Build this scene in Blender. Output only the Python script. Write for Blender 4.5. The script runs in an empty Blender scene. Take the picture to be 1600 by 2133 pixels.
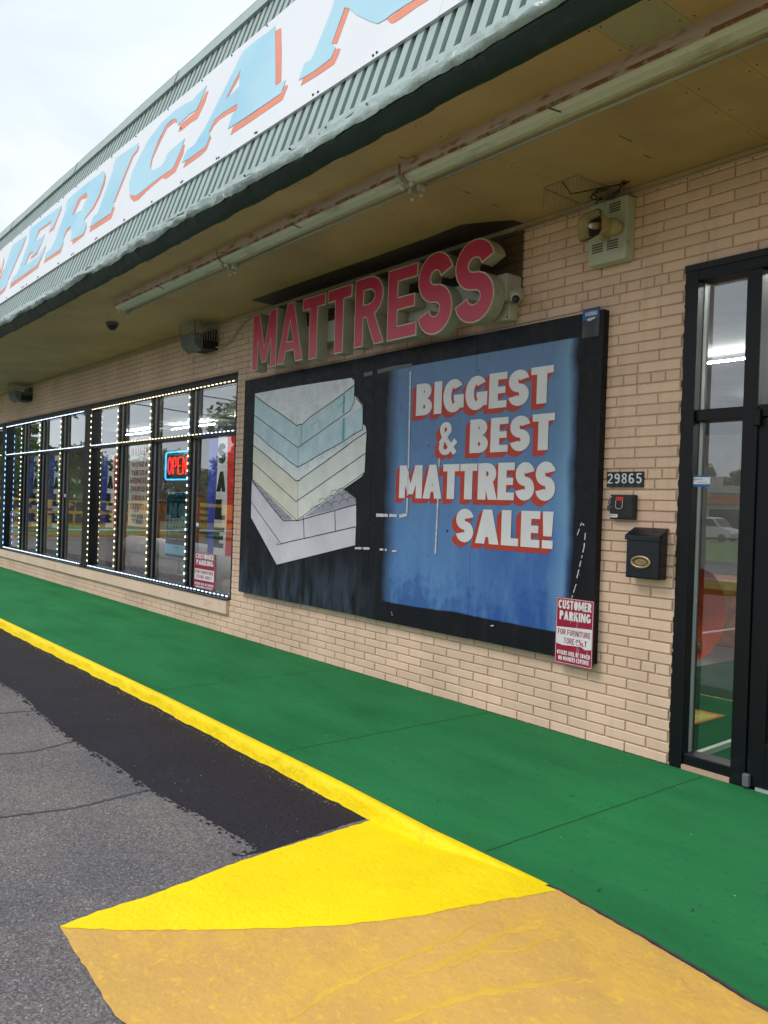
import bpy, bmesh, math, random
from mathutils import Vector, Matrix
from mathutils.geometry import delaunay_2d_cdt
random.seed(7)
scene = bpy.context.scene
col = scene.collection
PI = math.pi

# ------------------------------------------------------------------ camera
CAM = Vector((0, -4.65, 1.562))
YAW, PITCH, ROLL, FPX = -0.88911965, -0.00656319, -0.03308479, 1696.43
fw = Vector((math.sin(YAW)*math.cos(PITCH), math.cos(YAW)*math.cos(PITCH), math.sin(PITCH)))
r0 = Vector((math.cos(YAW), -math.sin(YAW), 0)); d0 = fw.cross(r0)
rt = math.cos(ROLL)*r0 + math.sin(ROLL)*d0
dn = -math.sin(ROLL)*r0 + math.cos(ROLL)*d0
cam = bpy.data.cameras.new('camera'); co = bpy.data.objects.new('camera', cam); col.objects.link(co)
M = Matrix((rt, -dn, -fw)).transposed().to_4x4(); M.translation = CAM
co.matrix_world = M
cam.sensor_fit = 'HORIZONTAL'; cam.sensor_width = 36; cam.lens = 36*FPX/1600
cam.clip_start = 0.05; cam.clip_end = 2000
scene.camera = co

# ------------------------------------------------------------------ sky and sun
SUN_EL, SUN_AZ = math.radians(52), math.radians(205)      # azimuth from +y, clockwise
world = bpy.data.worlds.new('World'); scene.world = world; world.use_nodes = True
wn, wl = world.node_tree.nodes, world.node_tree.links
wn.clear()
wo = wn.new('ShaderNodeOutputWorld'); wb = wn.new('ShaderNodeBackground')
sk = wn.new('ShaderNodeTexSky'); sk.sky_type = 'NISHITA'; sk.sun_disc = False
sk.sun_elevation = SUN_EL; sk.sun_rotation = SUN_AZ
tc = wn.new('ShaderNodeTexCoord')
mp = wn.new('ShaderNodeMapping'); mp.inputs['Scale'].default_value = (1, 1, 2.6)
nz = wn.new('ShaderNodeTexNoise'); nz.inputs['Scale'].default_value = 2.3; nz.inputs['Detail'].default_value = 7; nz.inputs['Roughness'].default_value = .55
nz.inputs['Distortion'].default_value = .35
cr = wn.new('ShaderNodeValToRGB')
cr.color_ramp.elements[0].position = .36; cr.color_ramp.elements[0].color = (4.7, 5.15, 5.55, 1)
cr.color_ramp.elements[1].position = .62; cr.color_ramp.elements[1].color = (6.1, 6.45, 6.75, 1)
e = cr.color_ramp.elements.new(.50); e.color = (5.4, 5.85, 6.25, 1)
sx = wn.new('ShaderNodeSeparateXYZ')
mr = wn.new('ShaderNodeMapRange'); mr.inputs[1].default_value = -.05; mr.inputs[2].default_value = 1; mr.inputs[3].default_value = .98; mr.inputs[4].default_value = 1.5
vm = wn.new('ShaderNodeVectorMath'); vm.operation = 'SCALE'
mx = wn.new('ShaderNodeMix'); mx.data_type = 'RGBA'; mx.inputs[0].default_value = .88
wl.new(tc.outputs['Generated'], mp.inputs[0]); wl.new(mp.outputs[0], nz.inputs['Vector'])
wl.new(nz.outputs['Fac'], cr.inputs[0]); wl.new(tc.outputs['Generated'], sx.inputs[0]); wl.new(sx.outputs[2], mr.inputs[0])
wl.new(cr.outputs[0], vm.inputs[0]); wl.new(mr.outputs[0], vm.inputs['Scale'])
wl.new(sk.outputs[0], mx.inputs[6]); wl.new(vm.outputs[0], mx.inputs[7])
wl.new(mx.outputs[2], wb.inputs[0]); wb.inputs[1].default_value = 0.098
wl.new(wb.outputs[0], wo.inputs[0])

sun = bpy.data.lights.new('sun', 'SUN'); sun.energy = 1.15; sun.angle = math.radians(24); sun.color = (1, .97, .92)
so = bpy.data.objects.new('sun', sun); col.objects.link(so)
sd = Vector((math.sin(SUN_AZ)*math.cos(SUN_EL), math.cos(SUN_AZ)*math.cos(SUN_EL), math.sin(SUN_EL)))
so.rotation_euler = sd.to_track_quat('Z', 'Y').to_euler(); so.location = (0, -10, 12)
scene.view_settings.view_transform = 'Standard'; scene.view_settings.look = 'None'
scene.view_settings.exposure = 0.62; scene.view_settings.gamma = 1; scene.view_settings.use_curve_mapping = False

# ------------------------------------------------------------------ measuring helpers: points of the photo laid on the real planes
def ray(u, v): return ((u-800)*rt + (v-1066.5)*dn + FPX*fw).normalized()
def W(u, v, y=0.0):
    q = ray(u, v); p = CAM + q*((y-CAM.y)/q.y); return (p.x, p.z)
def G(u, v, z=0.0):
    q = ray(u, v); p = CAM + q*((z-CAM.z)/q.z); return (p.x, p.y)
def sstep(t): t = max(0, min(1, t)); return t*t*(3-2*t)
CE = [(-30, -1.93), (-10.9, -1.91), (-6.1, -1.88), (-3.7, -1.90), (-2.9, -1.93), (-2.1, -1.92), (-1.57, -1.97), (-1.2, -2.03), (5, -2.1)]
def cedge(x):
    for a, b in zip(CE, CE[1:]):
        if a[0] <= x <= b[0]: return a[1]+(b[1]-a[1])*(x-a[0])/(b[0]-a[0])
    return CE[-1][1]
LOT = -0.09
def hgt(x, y):                         # the lot with the low ramp that rises to the walk
    if y < -9 or x < -5: return LOT
    a = sstep((x+3.45+0.12*(y+1.93))/1.25)
    b = 1-sstep((-1.93-y)/1.9)
    return LOT + 0.083*a*b
def GH(u, v):
    z = LOT
    for _ in range(8):
        x, y = G(u, v, z); z = .5*z+.5*hgt(x, y)
    return (x, y)
TH = math.radians(71); MY, MZ = -1.80, 3.82
def Mp(u, v):                           # (x, s) on the sloped metal facade
    q = ray(u, v); n = Vector((0, -math.sin(TH), math.cos(TH)))
    p = CAM + q*(n.dot(Vector((0, MY, MZ))-CAM)/n.dot(q)); return (p.x, (p.z-MZ)/math.sin(TH))

# ------------------------------------------------------------------ materials
MATS = {}
def newmat(name):
    m = bpy.data.materials.new(name); m.use_nodes = True; m.node_tree.nodes.clear(); MATS[name] = m
    return m, m.node_tree.nodes, m.node_tree.links
def N(nd, t, **kw):
    n = nd.new(t)
    for k, v in kw.items():
        if hasattr(n, k) and k not in n.inputs.keys(): setattr(n, k, v)
        else: n.inputs[k].default_value = v
    return n
def pm(name, c, rough=.6, var=.12, vs=3.0, c2=None, f2=.5, s2=1.2, w2=.08, bump=.15, bs=60, metal=0, spec=.4, c3=None, f3=.62, s3=40, w3=.02, stretch=None, bump2=0, bs2=6):
    """base colour with slow variation; c2: blotches of a second colour; c3: fine specks; bump: fine relief"""
    m, nd, lk = newmat(name)
    out = nd.new('ShaderNodeOutputMaterial'); b = nd.new('ShaderNodeBsdfPrincipled'); lk.new(b.outputs[0], out.inputs[0])
    b.inputs['Roughness'].default_value = rough; b.inputs['Metallic'].default_value = metal; b.inputs['Specular IOR Level'].default_value = spec
    ge = nd.new('ShaderNodeNewGeometry'); pos = ge.outputs['Position']
    if stretch:
        mm = nd.new('ShaderNodeMapping'); mm.inputs['Scale'].default_value = stretch; lk.new(pos, mm.inputs[0]); spos = mm.outputs[0]
    else: spos = pos
    n1 = N(nd, 'ShaderNodeTexNoise', Scale=vs, Detail=4.0); lk.new(spos, n1.inputs['Vector'])
    mr = nd.new('ShaderNodeMapRange'); mr.inputs[1].default_value = .3; mr.inputs[2].default_value = .7
    mr.inputs[3].default_value = 1-var; mr.inputs[4].default_value = 1+var; lk.new(n1.outputs[0], mr.inputs[0])
    vmm = nd.new('ShaderNodeVectorMath'); vmm.operation = 'SCALE'; vmm.inputs[0].default_value = c; lk.new(mr.outputs[0], vmm.inputs['Scale'])
    cur = vmm.outputs[0]
    for (cc, ff, ss, ww, pp) in ((c2, f2, s2, w2, spos), (c3, f3, s3, w3, pos)):
        if cc is None: continue
        n2 = N(nd, 'ShaderNodeTexNoise', Scale=ss, Detail=6.0, Roughness=.62); lk.new(pp, n2.inputs['Vector'])
        m2 = nd.new('ShaderNodeMapRange'); m2.inputs[1].default_value = ff; m2.inputs[2].default_value = ff+ww; lk.new(n2.outputs[0], m2.inputs[0])
        mi = nd.new('ShaderNodeMix'); mi.data_type = 'RGBA'; lk.new(m2.outputs[0], mi.inputs[0]); lk.new(cur, mi.inputs[6]); mi.inputs[7].default_value = (*cc, 1)
        cur = mi.outputs[2]
    lk.new(cur, b.inputs['Base Color'])
    nrm = None
    for bb, sc, dist in ((bump2, bs2, .02), (bump, bs, .004)):
        if not bb: continue
        n3 = N(nd, 'ShaderNodeTexNoise', Scale=sc, Detail=5.0); lk.new(pos, n3.inputs['Vector'])
        bu = nd.new('ShaderNodeBump'); bu.inputs['Strength'].default_value = bb; bu.inputs['Distance'].default_value = dist; lk.new(n3.outputs[0], bu.inputs['Height'])
        if nrm: lk.new(nrm, bu.inputs['Normal'])
        nrm = bu.outputs[0]
    if nrm: lk.new(nrm, b.inputs['Normal'])
    m['bsdf'] = b.name; m['cur'] = 1
    return m
def emat(name, c, s):
    m, nd, lk = newmat(name); out = nd.new('ShaderNodeOutputMaterial'); em = nd.new('ShaderNodeEmission')
    em.inputs[0].default_value = (*c, 1); em.inputs[1].default_value = s; lk.new(em.outputs[0], out.inputs[0]); return m
def glassmat(name, tint, ior=1.62, extra=.09):
    m, nd, lk = newmat(name); out = nd.new('ShaderNodeOutputMaterial')
    tr = nd.new('ShaderNodeBsdfTransparent'); tr.inputs[0].default_value = (*tint, 1)
    gl = nd.new('ShaderNodeBsdfGlossy'); gl.inputs['Roughness'].default_value = 0.004; gl.inputs[0].default_value = (.95, .97, 1, 1)
    fr = nd.new('ShaderNodeFresnel'); fr.inputs[0].default_value = ior
    ge = nd.new('ShaderNodeNewGeometry'); nn = N(nd, 'ShaderNodeTexNoise', Scale=1.3, Detail=1.0); lk.new(ge.outputs['Position'], nn.inputs['Vector'])
    bu = nd.new('ShaderNodeBump'); bu.inputs['Strength'].default_value = .06; bu.inputs['Distance'].default_value = .01; lk.new(nn.outputs[0], bu.inputs['Height'])
    lk.new(bu.outputs[0], gl.inputs['Normal'])
    ma = nd.new('ShaderNodeMath'); ma.operation = 'MULTIPLY_ADD'; ma.inputs[1].default_value = 2.1; ma.inputs[2].default_value = extra; ma.use_clamp = True
    lk.new(fr.outputs[0], ma.inputs[0])
    mi = nd.new('ShaderNodeMixShader'); lk.new(ma.outputs[0], mi.inputs[0]); lk.new(tr.outputs[0], mi.inputs[1]); lk.new(gl.outputs[0], mi.inputs[2])
    lk.new(mi.outputs[0], out.inputs[0]); return m

# bricks: painted, pitted; unpainted darker patch behind the channel letters
def brickmat(name, c, pits=True):
    m, nd, lk = newmat(name); out = nd.new('ShaderNodeOutputMaterial'); b = nd.new('ShaderNodeBsdfPrincipled'); lk.new(b.outputs[0], out.inputs[0])
    b.inputs['Roughness'].default_value = .62; b.inputs['Specular IOR Level'].default_value = .3
    ge = nd.new('ShaderNodeNewGeometry'); pos = ge.outputs['Position']
    n1 = N(nd, 'ShaderNodeTexNoise', Scale=1.1, Detail=5.0); lk.new(pos, n1.inputs['Vector'])
    mr = nd.new('ShaderNodeMapRange'); mr.inputs[1].default_value = .3; mr.inputs[2].default_value = .7; mr.inputs[3].default_value = .86; mr.inputs[4].default_value = 1.1; lk.new(n1.outputs[0], mr.inputs[0])
    oi = nd.new('ShaderNodeObjectInfo'); m0 = nd.new('ShaderNodeMapRange'); m0.inputs[3].default_value = .91; m0.inputs[4].default_value = 1.06; lk.new(oi.outputs['Random'], m0.inputs[0])
    mu = nd.new('ShaderNodeMath'); mu.operation = 'MULTIPLY'; lk.new(mr.outputs[0], mu.inputs[0]); lk.new(m0.outputs[0], mu.inputs[1])
    vmm = nd.new('ShaderNodeVectorMath'); vmm.operation = 'SCALE'; vmm.inputs[0].default_value = c; lk.new(mu.outputs[0], vmm.inputs['Scale'])
    cur = vmm.outputs[0]
    sp = nd.new('ShaderNodeSeparateXYZ'); lk.new(pos, sp.inputs[0])
    # vertical drip stains near the top of the wall
    mm = nd.new('ShaderNodeMapping'); mm.inputs['Scale'].default_value = (14, 1, .8); lk.new(pos, mm.inputs[0])
    n4 = N(nd, 'ShaderNodeTexNoise', Scale=1.0, Detail=4.0); lk.new(mm.outputs[0], n4.inputs['Vector'])
    m4 = nd.new('ShaderNodeMapRange'); m4.inputs[1].default_value = .52; m4.inputs[2].default_value = .75; m4.inputs[4].default_value = .28; lk.new(n4.outputs[0], m4.inputs[0])
    mi = nd.new('ShaderNodeMix'); mi.data_type = 'RGBA'; lk.new(m4.outputs[0], mi.inputs[0]); lk.new(cur, mi.inputs[6]); mi.inputs[7].default_value = (c[0]*.6, c[1]*.55, c[2]*.5, 1); cur = mi.outputs[2]
    # bare dark patch (x -7.75..-4.16, z > 3.15)
    def step(sock, a, bb):
        q = nd.new('ShaderNodeMapRange'); q.inputs[1].default_value = a; q.inputs[2].default_value = bb; lk.new(sock, q.inputs[0]); return q.outputs[0]
    def mul(a, bb):
        q = nd.new('ShaderNodeMath'); q.operation = 'MULTIPLY'; lk.new(a, q.inputs[0]); lk.new(bb, q.inputs[1]); return q.outputs[0]
    pt = mul(mul(step(sp.outputs[0], -7.76, -7.74), step(sp.outputs[0], -4.15, -4.17)), step(sp.outputs[2], 3.12, 3.16))
    mi = nd.new('ShaderNodeMix'); mi.data_type = 'RGBA'; lk.new(pt, mi.inputs[0]); lk.new(cur, mi.inputs[6]); mi.inputs[7].default_value = (.13, .085, .055, 1); cur = mi.outputs[2]
    if pits:
        n2 = N(nd, 'ShaderNodeTexNoise', Scale=140.0, Detail=2.0); lk.new(pos, n2.inputs['Vector'])
        n2b = N(nd, 'ShaderNodeTexNoise', Scale=9.0, Detail=2.0); lk.new(pos, n2b.inputs['Vector'])
        ad = nd.new('ShaderNodeMath'); ad.operation = 'MULTIPLY_ADD'; ad.inputs[1].default_value = .35; lk.new(n2b.outputs[0], ad.inputs[0]); lk.new(n2.outputs[0], ad.inputs[2])
        m2 = nd.new('ShaderNodeMapRange'); m2.inputs[1].default_value = .86; m2.inputs[2].default_value = .93; m2.inputs[4].default_value = .75; lk.new(ad.outputs[0], m2.inputs[0])
        mi = nd.new('ShaderNodeMix'); mi.data_type = 'RGBA'; lk.new(m2.outputs[0], mi.inputs[0]); lk.new(cur, mi.inputs[6]); mi.inputs[7].default_value = (c[0]*.3, c[1]*.25, c[2]*.22, 1); cur = mi.outputs[2]
    lk.new(cur, b.inputs['Base Color'])
    n3 = N(nd, 'ShaderNodeTexNoise', Scale=70.0, Detail=5.0); lk.new(pos, n3.inputs['Vector'])
    bu = nd.new('ShaderNodeBump'); bu.inputs['Strength'].default_value = .55; bu.inputs['Distance'].default_value = .003; lk.new(n3.outputs[0], bu.inputs['Height'])
    lk.new(bu.outputs[0], b.inputs['Normal'])
    return m
M_brick = brickmat('painted_brick', (.80, .56, .415))
M_mortar = brickmat('painted_mortar', (.58, .39, .28), False)
M_sill = pm('painted_sill', (.80, .57, .44), .6, .06, 2, c2=(.66, .47, .37), f2=.6, s2=5)
M_trim = pm('painted_trim', (.45, .34, .22), .5)
M_soffit = pm('soffit_paint', (.50, .335, .155), .55, .16, .9, c2=(.36, .24, .115), f2=.50, s2=.8, w2=.25, c3=(.10, .07, .04), f3=.70, s3=22, w3=.05, bump=.3, bs=30, bump2=.3, bs2=2)
M_soffit2 = pm('soffit_patch_board', (.36, .32, .19), .7, .08, 3, c3=(.12, .1, .05), f3=.7, s3=30, bump=.4, bs=60)
M_stain = pm('soffit_old_sign_paint', (.075, .055, .042), .6, .3, 3, c2=(.12, .08, .05), f2=.62, s2=8)
M_sage = pm('sage_metal', (.29, .37, .34), .42, .08, 1.5, c2=(.22, .29, .27), f2=.55, s2=3, w2=.2, c3=(.05, .05, .05), f3=.72, s3=60, spec=.5, stretch=(3, 1, 1))
M_flash = pm('crumpled_flashing', (.27, .345, .32), .27, .1, 2, c2=(.20, .27, .25), f2=.56, s2=5, w2=.15, c3=(.75, .78, .74), f3=.69, s3=18, w3=.02, spec=.6, bump=.8, bs=30, bump2=1.0, bs2=8)
M_groove = pm('dark_teal_metal', (.018, .045, .055), .5, .15, 3)
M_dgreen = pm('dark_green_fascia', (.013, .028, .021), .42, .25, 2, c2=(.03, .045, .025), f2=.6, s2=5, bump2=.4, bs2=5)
M_white = pm('sign_white', (.68, .69, .72), .45, .03, 1.2, c2=(.58, .66, .72), f2=.55, s2=.9, w2=.3, bump=.1, bs=10)
M_sblue = pm('sign_sky_blue', (.34, .58, .69), .45, .06, 1, c2=(.20, .48, .65), f2=.5, s2=.7, w2=.3)
M_orange = pm('sign_orange', (.68, .20, .11), .5, .08, 3)
M_capfringe = pm('cap_sky_fringe', (.05, .09, .32), .4)
M_screw = pm('screw', (.05, .05, .05), .5)
M_black = pm('black_aluminium', (.0055, .0055, .008), .42, .15, 5, spec=.28, c2=(.013, .013, .016), f2=.62, s2=4)
M_blackp = pm('black_post_paint', (.014, .013, .013), .5, .2, 3)
M_caulk = pm('black_caulk', (.01, .01, .011), .5)
M_glass = glassmat('window_glass', (.95, .97, .97))
M_carpet = pm('green_carpet', (.022, .180, .060), .95, .16, 1.4, c2=(.030, .205, .072), f2=.46, s2=1.0, w2=.24, c3=(.02, .14, .045), f3=.60, s3=26, w3=.06, bump=1.0, bs=260, spec=.1, bump2=.35, bs2=14, stretch=(.7, 2.2, 1))
M_carpj = pm('carpet_seam', (.008, .07, .025), .95)
M_asph = pm('weathered_asphalt', (.135, .132, .140), .8, .16, .7, c2=(.10, .098, .11), f2=.48, s2=1.1, w2=.2, c3=(.30, .28, .25), f3=.655, s3=75, w3=.03, bump=1.0, bs=120, bump2=.5, bs2=3, spec=.3)
def asphalt():
    m, nd, lk = newmat('weathered_asphalt'); out = nd.new('ShaderNodeOutputMaterial'); b = nd.new('ShaderNodeBsdfPrincipled'); lk.new(b.outputs[0], out.inputs[0])
    b.inputs['Roughness'].default_value = .85; b.inputs['Specular IOR Level'].default_value = .2
    pos = nd.new('ShaderNodeNewGeometry').outputs['Position']
    v = N(nd, 'ShaderNodeTexVoronoi', Scale=130.0); lk.new(pos, v.inputs['Vector'])
    r = nd.new('ShaderNodeValToRGB'); sp = nd.new('ShaderNodeSeparateXYZ'); lk.new(v.outputs['Color'], sp.inputs[0]); lk.new(sp.outputs[0], r.inputs[0])
    E = r.color_ramp.elements; E[0].position = 0; E[0].color = (.07, .068, .07, 1); E[1].position = 1; E[1].color = (.27, .255, .24, 1)
    for p, c in ((.5, .118), (.85, .150), (.95, .18)): e_ = E.new(p); e_.color = (c, c*.965, c*.97, 1)
    n = N(nd, 'ShaderNodeTexNoise', Scale=1.3, Detail=6.0); lk.new(pos, n.inputs['Vector']); m1 = nd.new('ShaderNodeMapRange'); m1.inputs[1].default_value = .35; m1.inputs[2].default_value = .65; lk.new(n.outputs[0], m1.inputs[0])
    mi = nd.new('ShaderNodeMix'); mi.data_type = 'RGBA'; mi.blend_type = 'MULTIPLY'; mi.inputs[0].default_value = 1; lk.new(r.outputs[0], mi.inputs[6])
    cr_ = nd.new('ShaderNodeValToRGB'); cr_.color_ramp.elements[0].color = (.97, .95, 1.0, 1); cr_.color_ramp.elements[1].color = (1.38, 1.27, 1.22, 1); lk.new(m1.outputs[0], cr_.inputs[0]); lk.new(cr_.outputs[0], mi.inputs[7])
    lk.new(mi.outputs[2], b.inputs['Base Color'])
    bu = nd.new('ShaderNodeBump'); bu.inputs['Strength'].default_value = .6; bu.inputs['Distance'].default_value = .002; lk.new(v.outputs['Distance'], bu.inputs['Height']); bu.invert = True
    n2 = N(nd, 'ShaderNodeTexNoise', Scale=9.0, Detail=6.0); lk.new(pos, n2.inputs['Vector']); b2 = nd.new('ShaderNodeBump'); b2.inputs['Strength'].default_value = .5; b2.inputs['Distance'].default_value = .012; lk.new(n2.outputs[0], b2.inputs['Height']); lk.new(b2.outputs[0], bu.inputs['Normal'])
    lk.new(bu.outputs[0], b.inputs['Normal']); return m
M_asph = asphalt()
M_seal = pm('black_sealcoat', (.026, .023, .031), .8, .15, 2, c3=(.012, .011, .016), f3=.52, s3=60, w3=.08, bump=1.0, bs=70, bump2=.3, bs2=5, spec=.2)
M_yel = pm('bright_yellow_paint', (.94, .68, .001), .5, .05, 1.5, c2=(.98, .74, .003), f2=.48, s2=2.2, w2=.2, bump=1, bs=45, bump2=.6, bs2=7, spec=.22, c3=(.62, .46, .03), f3=.665, s3=42, w3=.05)
M_tan = pm('faded_yellow_paint', (.60, .35, .09), .62, .08, 1.2, c2=(.66, .385, .075), f2=.48, s2=3.0, w2=.14, c3=(.74, .44, .06), f3=.54, s3=30, w3=.16, bump=.9, bs=45, bump2=1.0, bs2=5, spec=.3)
M_kerb = pm('kerb_yellow_chipped', (.92, .66, .001), .5, .06, 2, c2=(.80, .55, .01), f2=.55, s2=6, w2=.12, bump=1, bs=45, bump2=.9, bs2=12, spec=.22, c3=(.42, .38, .28), f3=.70, s3=11, w3=.012)
M_dirt = pm('dark_joint_dirt', (.05, .05, .05), .8, .3, 20, c2=(.35, .34, .32), f2=.66, s2=25)
M_crack = pm('asphalt_crack', (.06, .058, .065), .85, .2, 8)
M_red = pm('channel_red', (.56, .028, .075), .35, .12, 1, c2=(.64, .06, .13), f2=.5, s2=1.0, w2=.3, spec=.5)
M_cream = pm('channel_trim_cream', (.60, .50, .34), .5)
M_can = pm('channel_can', (.40, .385, .30), .5, .12, 4, c2=(.28, .25, .18), f2=.56, s2=5, w2=.15, c3=(.12, .09, .06), f3=.68, s3=30, w3=.04)
M_race = pm('raceway_metal', (.42, .40, .35), .5, .15, 3, c2=(.25, .22, .18), f2=.6, s2=5)
M_pinkmet = pm('light_housing', (.42, .32, .24), .55, .12, 3, c2=(.24, .11, .05), f2=.54, s2=9, w2=.10, stretch=(.5, 2, 2))
M_reflect = pm('light_reflector', (.56, .55, .44), .4, .1, 3, c2=(.30, .29, .20), f2=.55, s2=6, w2=.15, stretch=(.4, 1, 1))
M_rustm = pm('rust_and_paint', (.40, .31, .23), .7, .2, 9, c2=(.20, .085, .035), f2=.46, s2=11, w2=.08)
M_rust = pm('rust_edge', (.20, .085, .035), .8, .3, 20)
M_tube = pm('lamp_tube', (.34, .34, .29), .25, .05, 3)
M_holder = pm('lamp_holder', (.45, .42, .34), .5, .2, 10)
M_grey = pm('grey_plastic', (.13, .135, .14), .5)
M_wire = pm('cage_wire', (.48, .46, .42), .4)
M_cable = pm('black_cable', (.012, .012, .012), .6)
M_spike = pm('bird_spike', (.34, .27, .20), .4)
M_box = pm('weathered_steel_box', (.50, .50, .38), .5, .1, 5, c2=(.33, .30, .20), f2=.60, s2=8, w2=.12, c3=(.16, .06, .02), f3=.66, s3=22, w3=.03)
M_vent = pm('vent_slot', (.06, .045, .03), .8)
M_horn = pm('horn_beige', (.40, .31, .15), .45, .1, 6)
M_hornin = pm('horn_inner_shade', (.06, .045, .03), .7)  # dark copy of the horn beige: shade of the deep throat put into colour
M_mail = pm('mailbox_black', (.010, .012, .020), .33, .15, 4, spec=.5)
M_brass = pm('antique_brass', (.48, .36, .20), .35, .15, 12, metal=.8)
M_brassd = pm('dark_brass', (.18, .13, .07), .5, metal=.6)  # darker brass for the badge plate and its lettering
M_plate = pm('plaque_black', (.018, .016, .020), .4)
M_num = pm('plaque_white', (.72, .72, .74), .5)
M_ebox = pm('key_box_black', (.018, .018, .02), .4, .3, 10)
M_redtag = pm('red_tag', (.65, .03, .04), .5)
M_label = pm('label_white', (.72, .74, .76), .5)
M_crim = pm('crimson_sign', (.36, .010, .045), .4, .1, 6, c3=(.50, .42, .42), f3=.72, s3=14, w3=.02)
M_swhite = pm('sign_letter_white', (.76, .74, .75), .5, .05, 10, c3=(.45, .30, .32), f3=.68, s3=18, w3=.02)
M_blab = pm('blue_label', (.015, .11, .38), .4)
M_poster_teal = pm('poster_teal', (.004, .13, .20), .5)
M_poster_lt = pm('poster_light_blue', (.45, .80, .92), .5)
M_poster_mid = pm('poster_sky', (.40, .85, .95), .5)
M_paper = pm('paper_white', (.88, .87, .87), .6)
M_redink = pm('red_ink', (.50, .03, .03), .6)
M_orink = pm('orange_ink', (.60, .12, .02), .6)
M_blueink = pm('navy_ink', (.03, .05, .16), .6)
M_flagblue = pm('flag_blue', (.06, .08, .42), .7, .2, 4)
M_flagwhite = pm('flag_white', (.78, .79, .80), .7, .1, 4)
M_flagred = pm('flag_red', (.72, .03, .045), .7, .2, 4)
M_flagblack = pm('flag_letter', (.02, .035, .035), .7)
def trans(m, f):
    nd, lk = m.node_tree.nodes, m.node_tree.links; b = next(n for n in nd if n.type == 'BSDF_PRINCIPLED'); out = next(n for n in nd if n.type == 'OUTPUT_MATERIAL')
    t = nd.new('ShaderNodeBsdfTranslucent'); src = b.inputs['Base Color'].links[0].from_socket; lk.new(src, t.inputs[0]); mi = nd.new('ShaderNodeMixShader'); mi.inputs[0].default_value = f
    lk.new(b.outputs[0], mi.inputs[1]); lk.new(t.outputs[0], mi.inputs[2]); lk.new(mi.outputs[0], out.inputs[0])
for m_ in (M_flagblue, M_flagwhite, M_flagred, M_paper, M_poster_teal, M_poster_lt, M_poster_mid): trans(m_, .5)
M_sofa = pm('grey_sofa', (.55, .53, .52), .9, .1, 5)
M_wood = pm('carved_wood', (.22, .08, .025), .5, .3, 12)
M_mirror = pm('mirror_glass', (.35, .38, .40), .08, metal=.9)
M_bannery = pm('banner_yellow', (.80, .50, .02), .6, .1, 2)
M_bannerb = pm('banner_letter', (.02, .02, .02), .6)
M_int = pm('interior_wall', (.16, .15, .14), .8)
M_intc = pm('interior_ceiling', (.22, .22, .22), .8)
M_intf = pm('interior_floor', (.10, .085, .075), .5)
M_leaf = pm('leaf_green', (.075, .145, .028), .6, .35, .6, c2=(.12, .19, .04), f2=.55, s2=1.5, w2=.2, bump=0)
M_leafd = pm('conifer_green', (.018, .05, .020), .7, .35, .6, bump=0)
M_bark = pm('bark', (.09, .065, .045), .9, .3, 4, bump=.6, bs=15)
M_grass = pm('lawn_grass', (.075, .17, .025), .9, .25, 1.5, c2=(.14, .20, .04), f2=.55, s2=1.0, w2=.2, bump=1, bs=40)
M_road = pm('road_asphalt', (.09, .09, .095), .8, .1, 1)
M_conc = pm('concrete', (.42, .40, .37), .8)
M_orcurb = pm('orange_curb', (.60, .27, .06), .6)
M_vanw = pm('van_white', (.75, .76, .78), .25, .02)
M_vang = pm('van_glass', (.02, .025, .03), .1)
M_tyre = pm('tyre', (.02, .02, .02), .8)
M_bld = pm('far_building', (.55, .54, .50), .7)
M_bldd = pm('far_building_trim', (.55, .15, .03), .6)
M_orangef = pm('orange_drum', (.70, .13, .02), .35)
M_gold = pm('gold_easel', (.55, .34, .06), .35, metal=.6)
M_matc = pm('mat_yellow', (.45, .42, .10), .9, .2, 8, c2=(.30, .30, .12), f2=.5, s2=9)
M_matb = pm('mat_border', (.50, .16, .03), .9)
M_alu = pm('bare_aluminium', (.62, .66, .64), .35, metal=.5)
M_debris = pm('pale_debris', (.45, .45, .38), .8)
E_tube = emat('store_tube_light', (.95, 1, .93), 85)
E_warm = emat('led_warm', (1, .84, .46), 3.2)
E_cool = emat('led_cool', (.62, .78, 1), 4)
E_blue = emat('led_blue', (.18, .5, 1), 3)
E_green = emat('led_mint', (.5, 1, .7), 2.4)
E_nred = emat('neon_red', (1, .02, .015), 3.2)
E_nblue = emat('neon_blue', (.04, .38, 1), 2.6)
E_bulb = emat('store_lamp_bulb', (1, .62, .16), 9)

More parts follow.
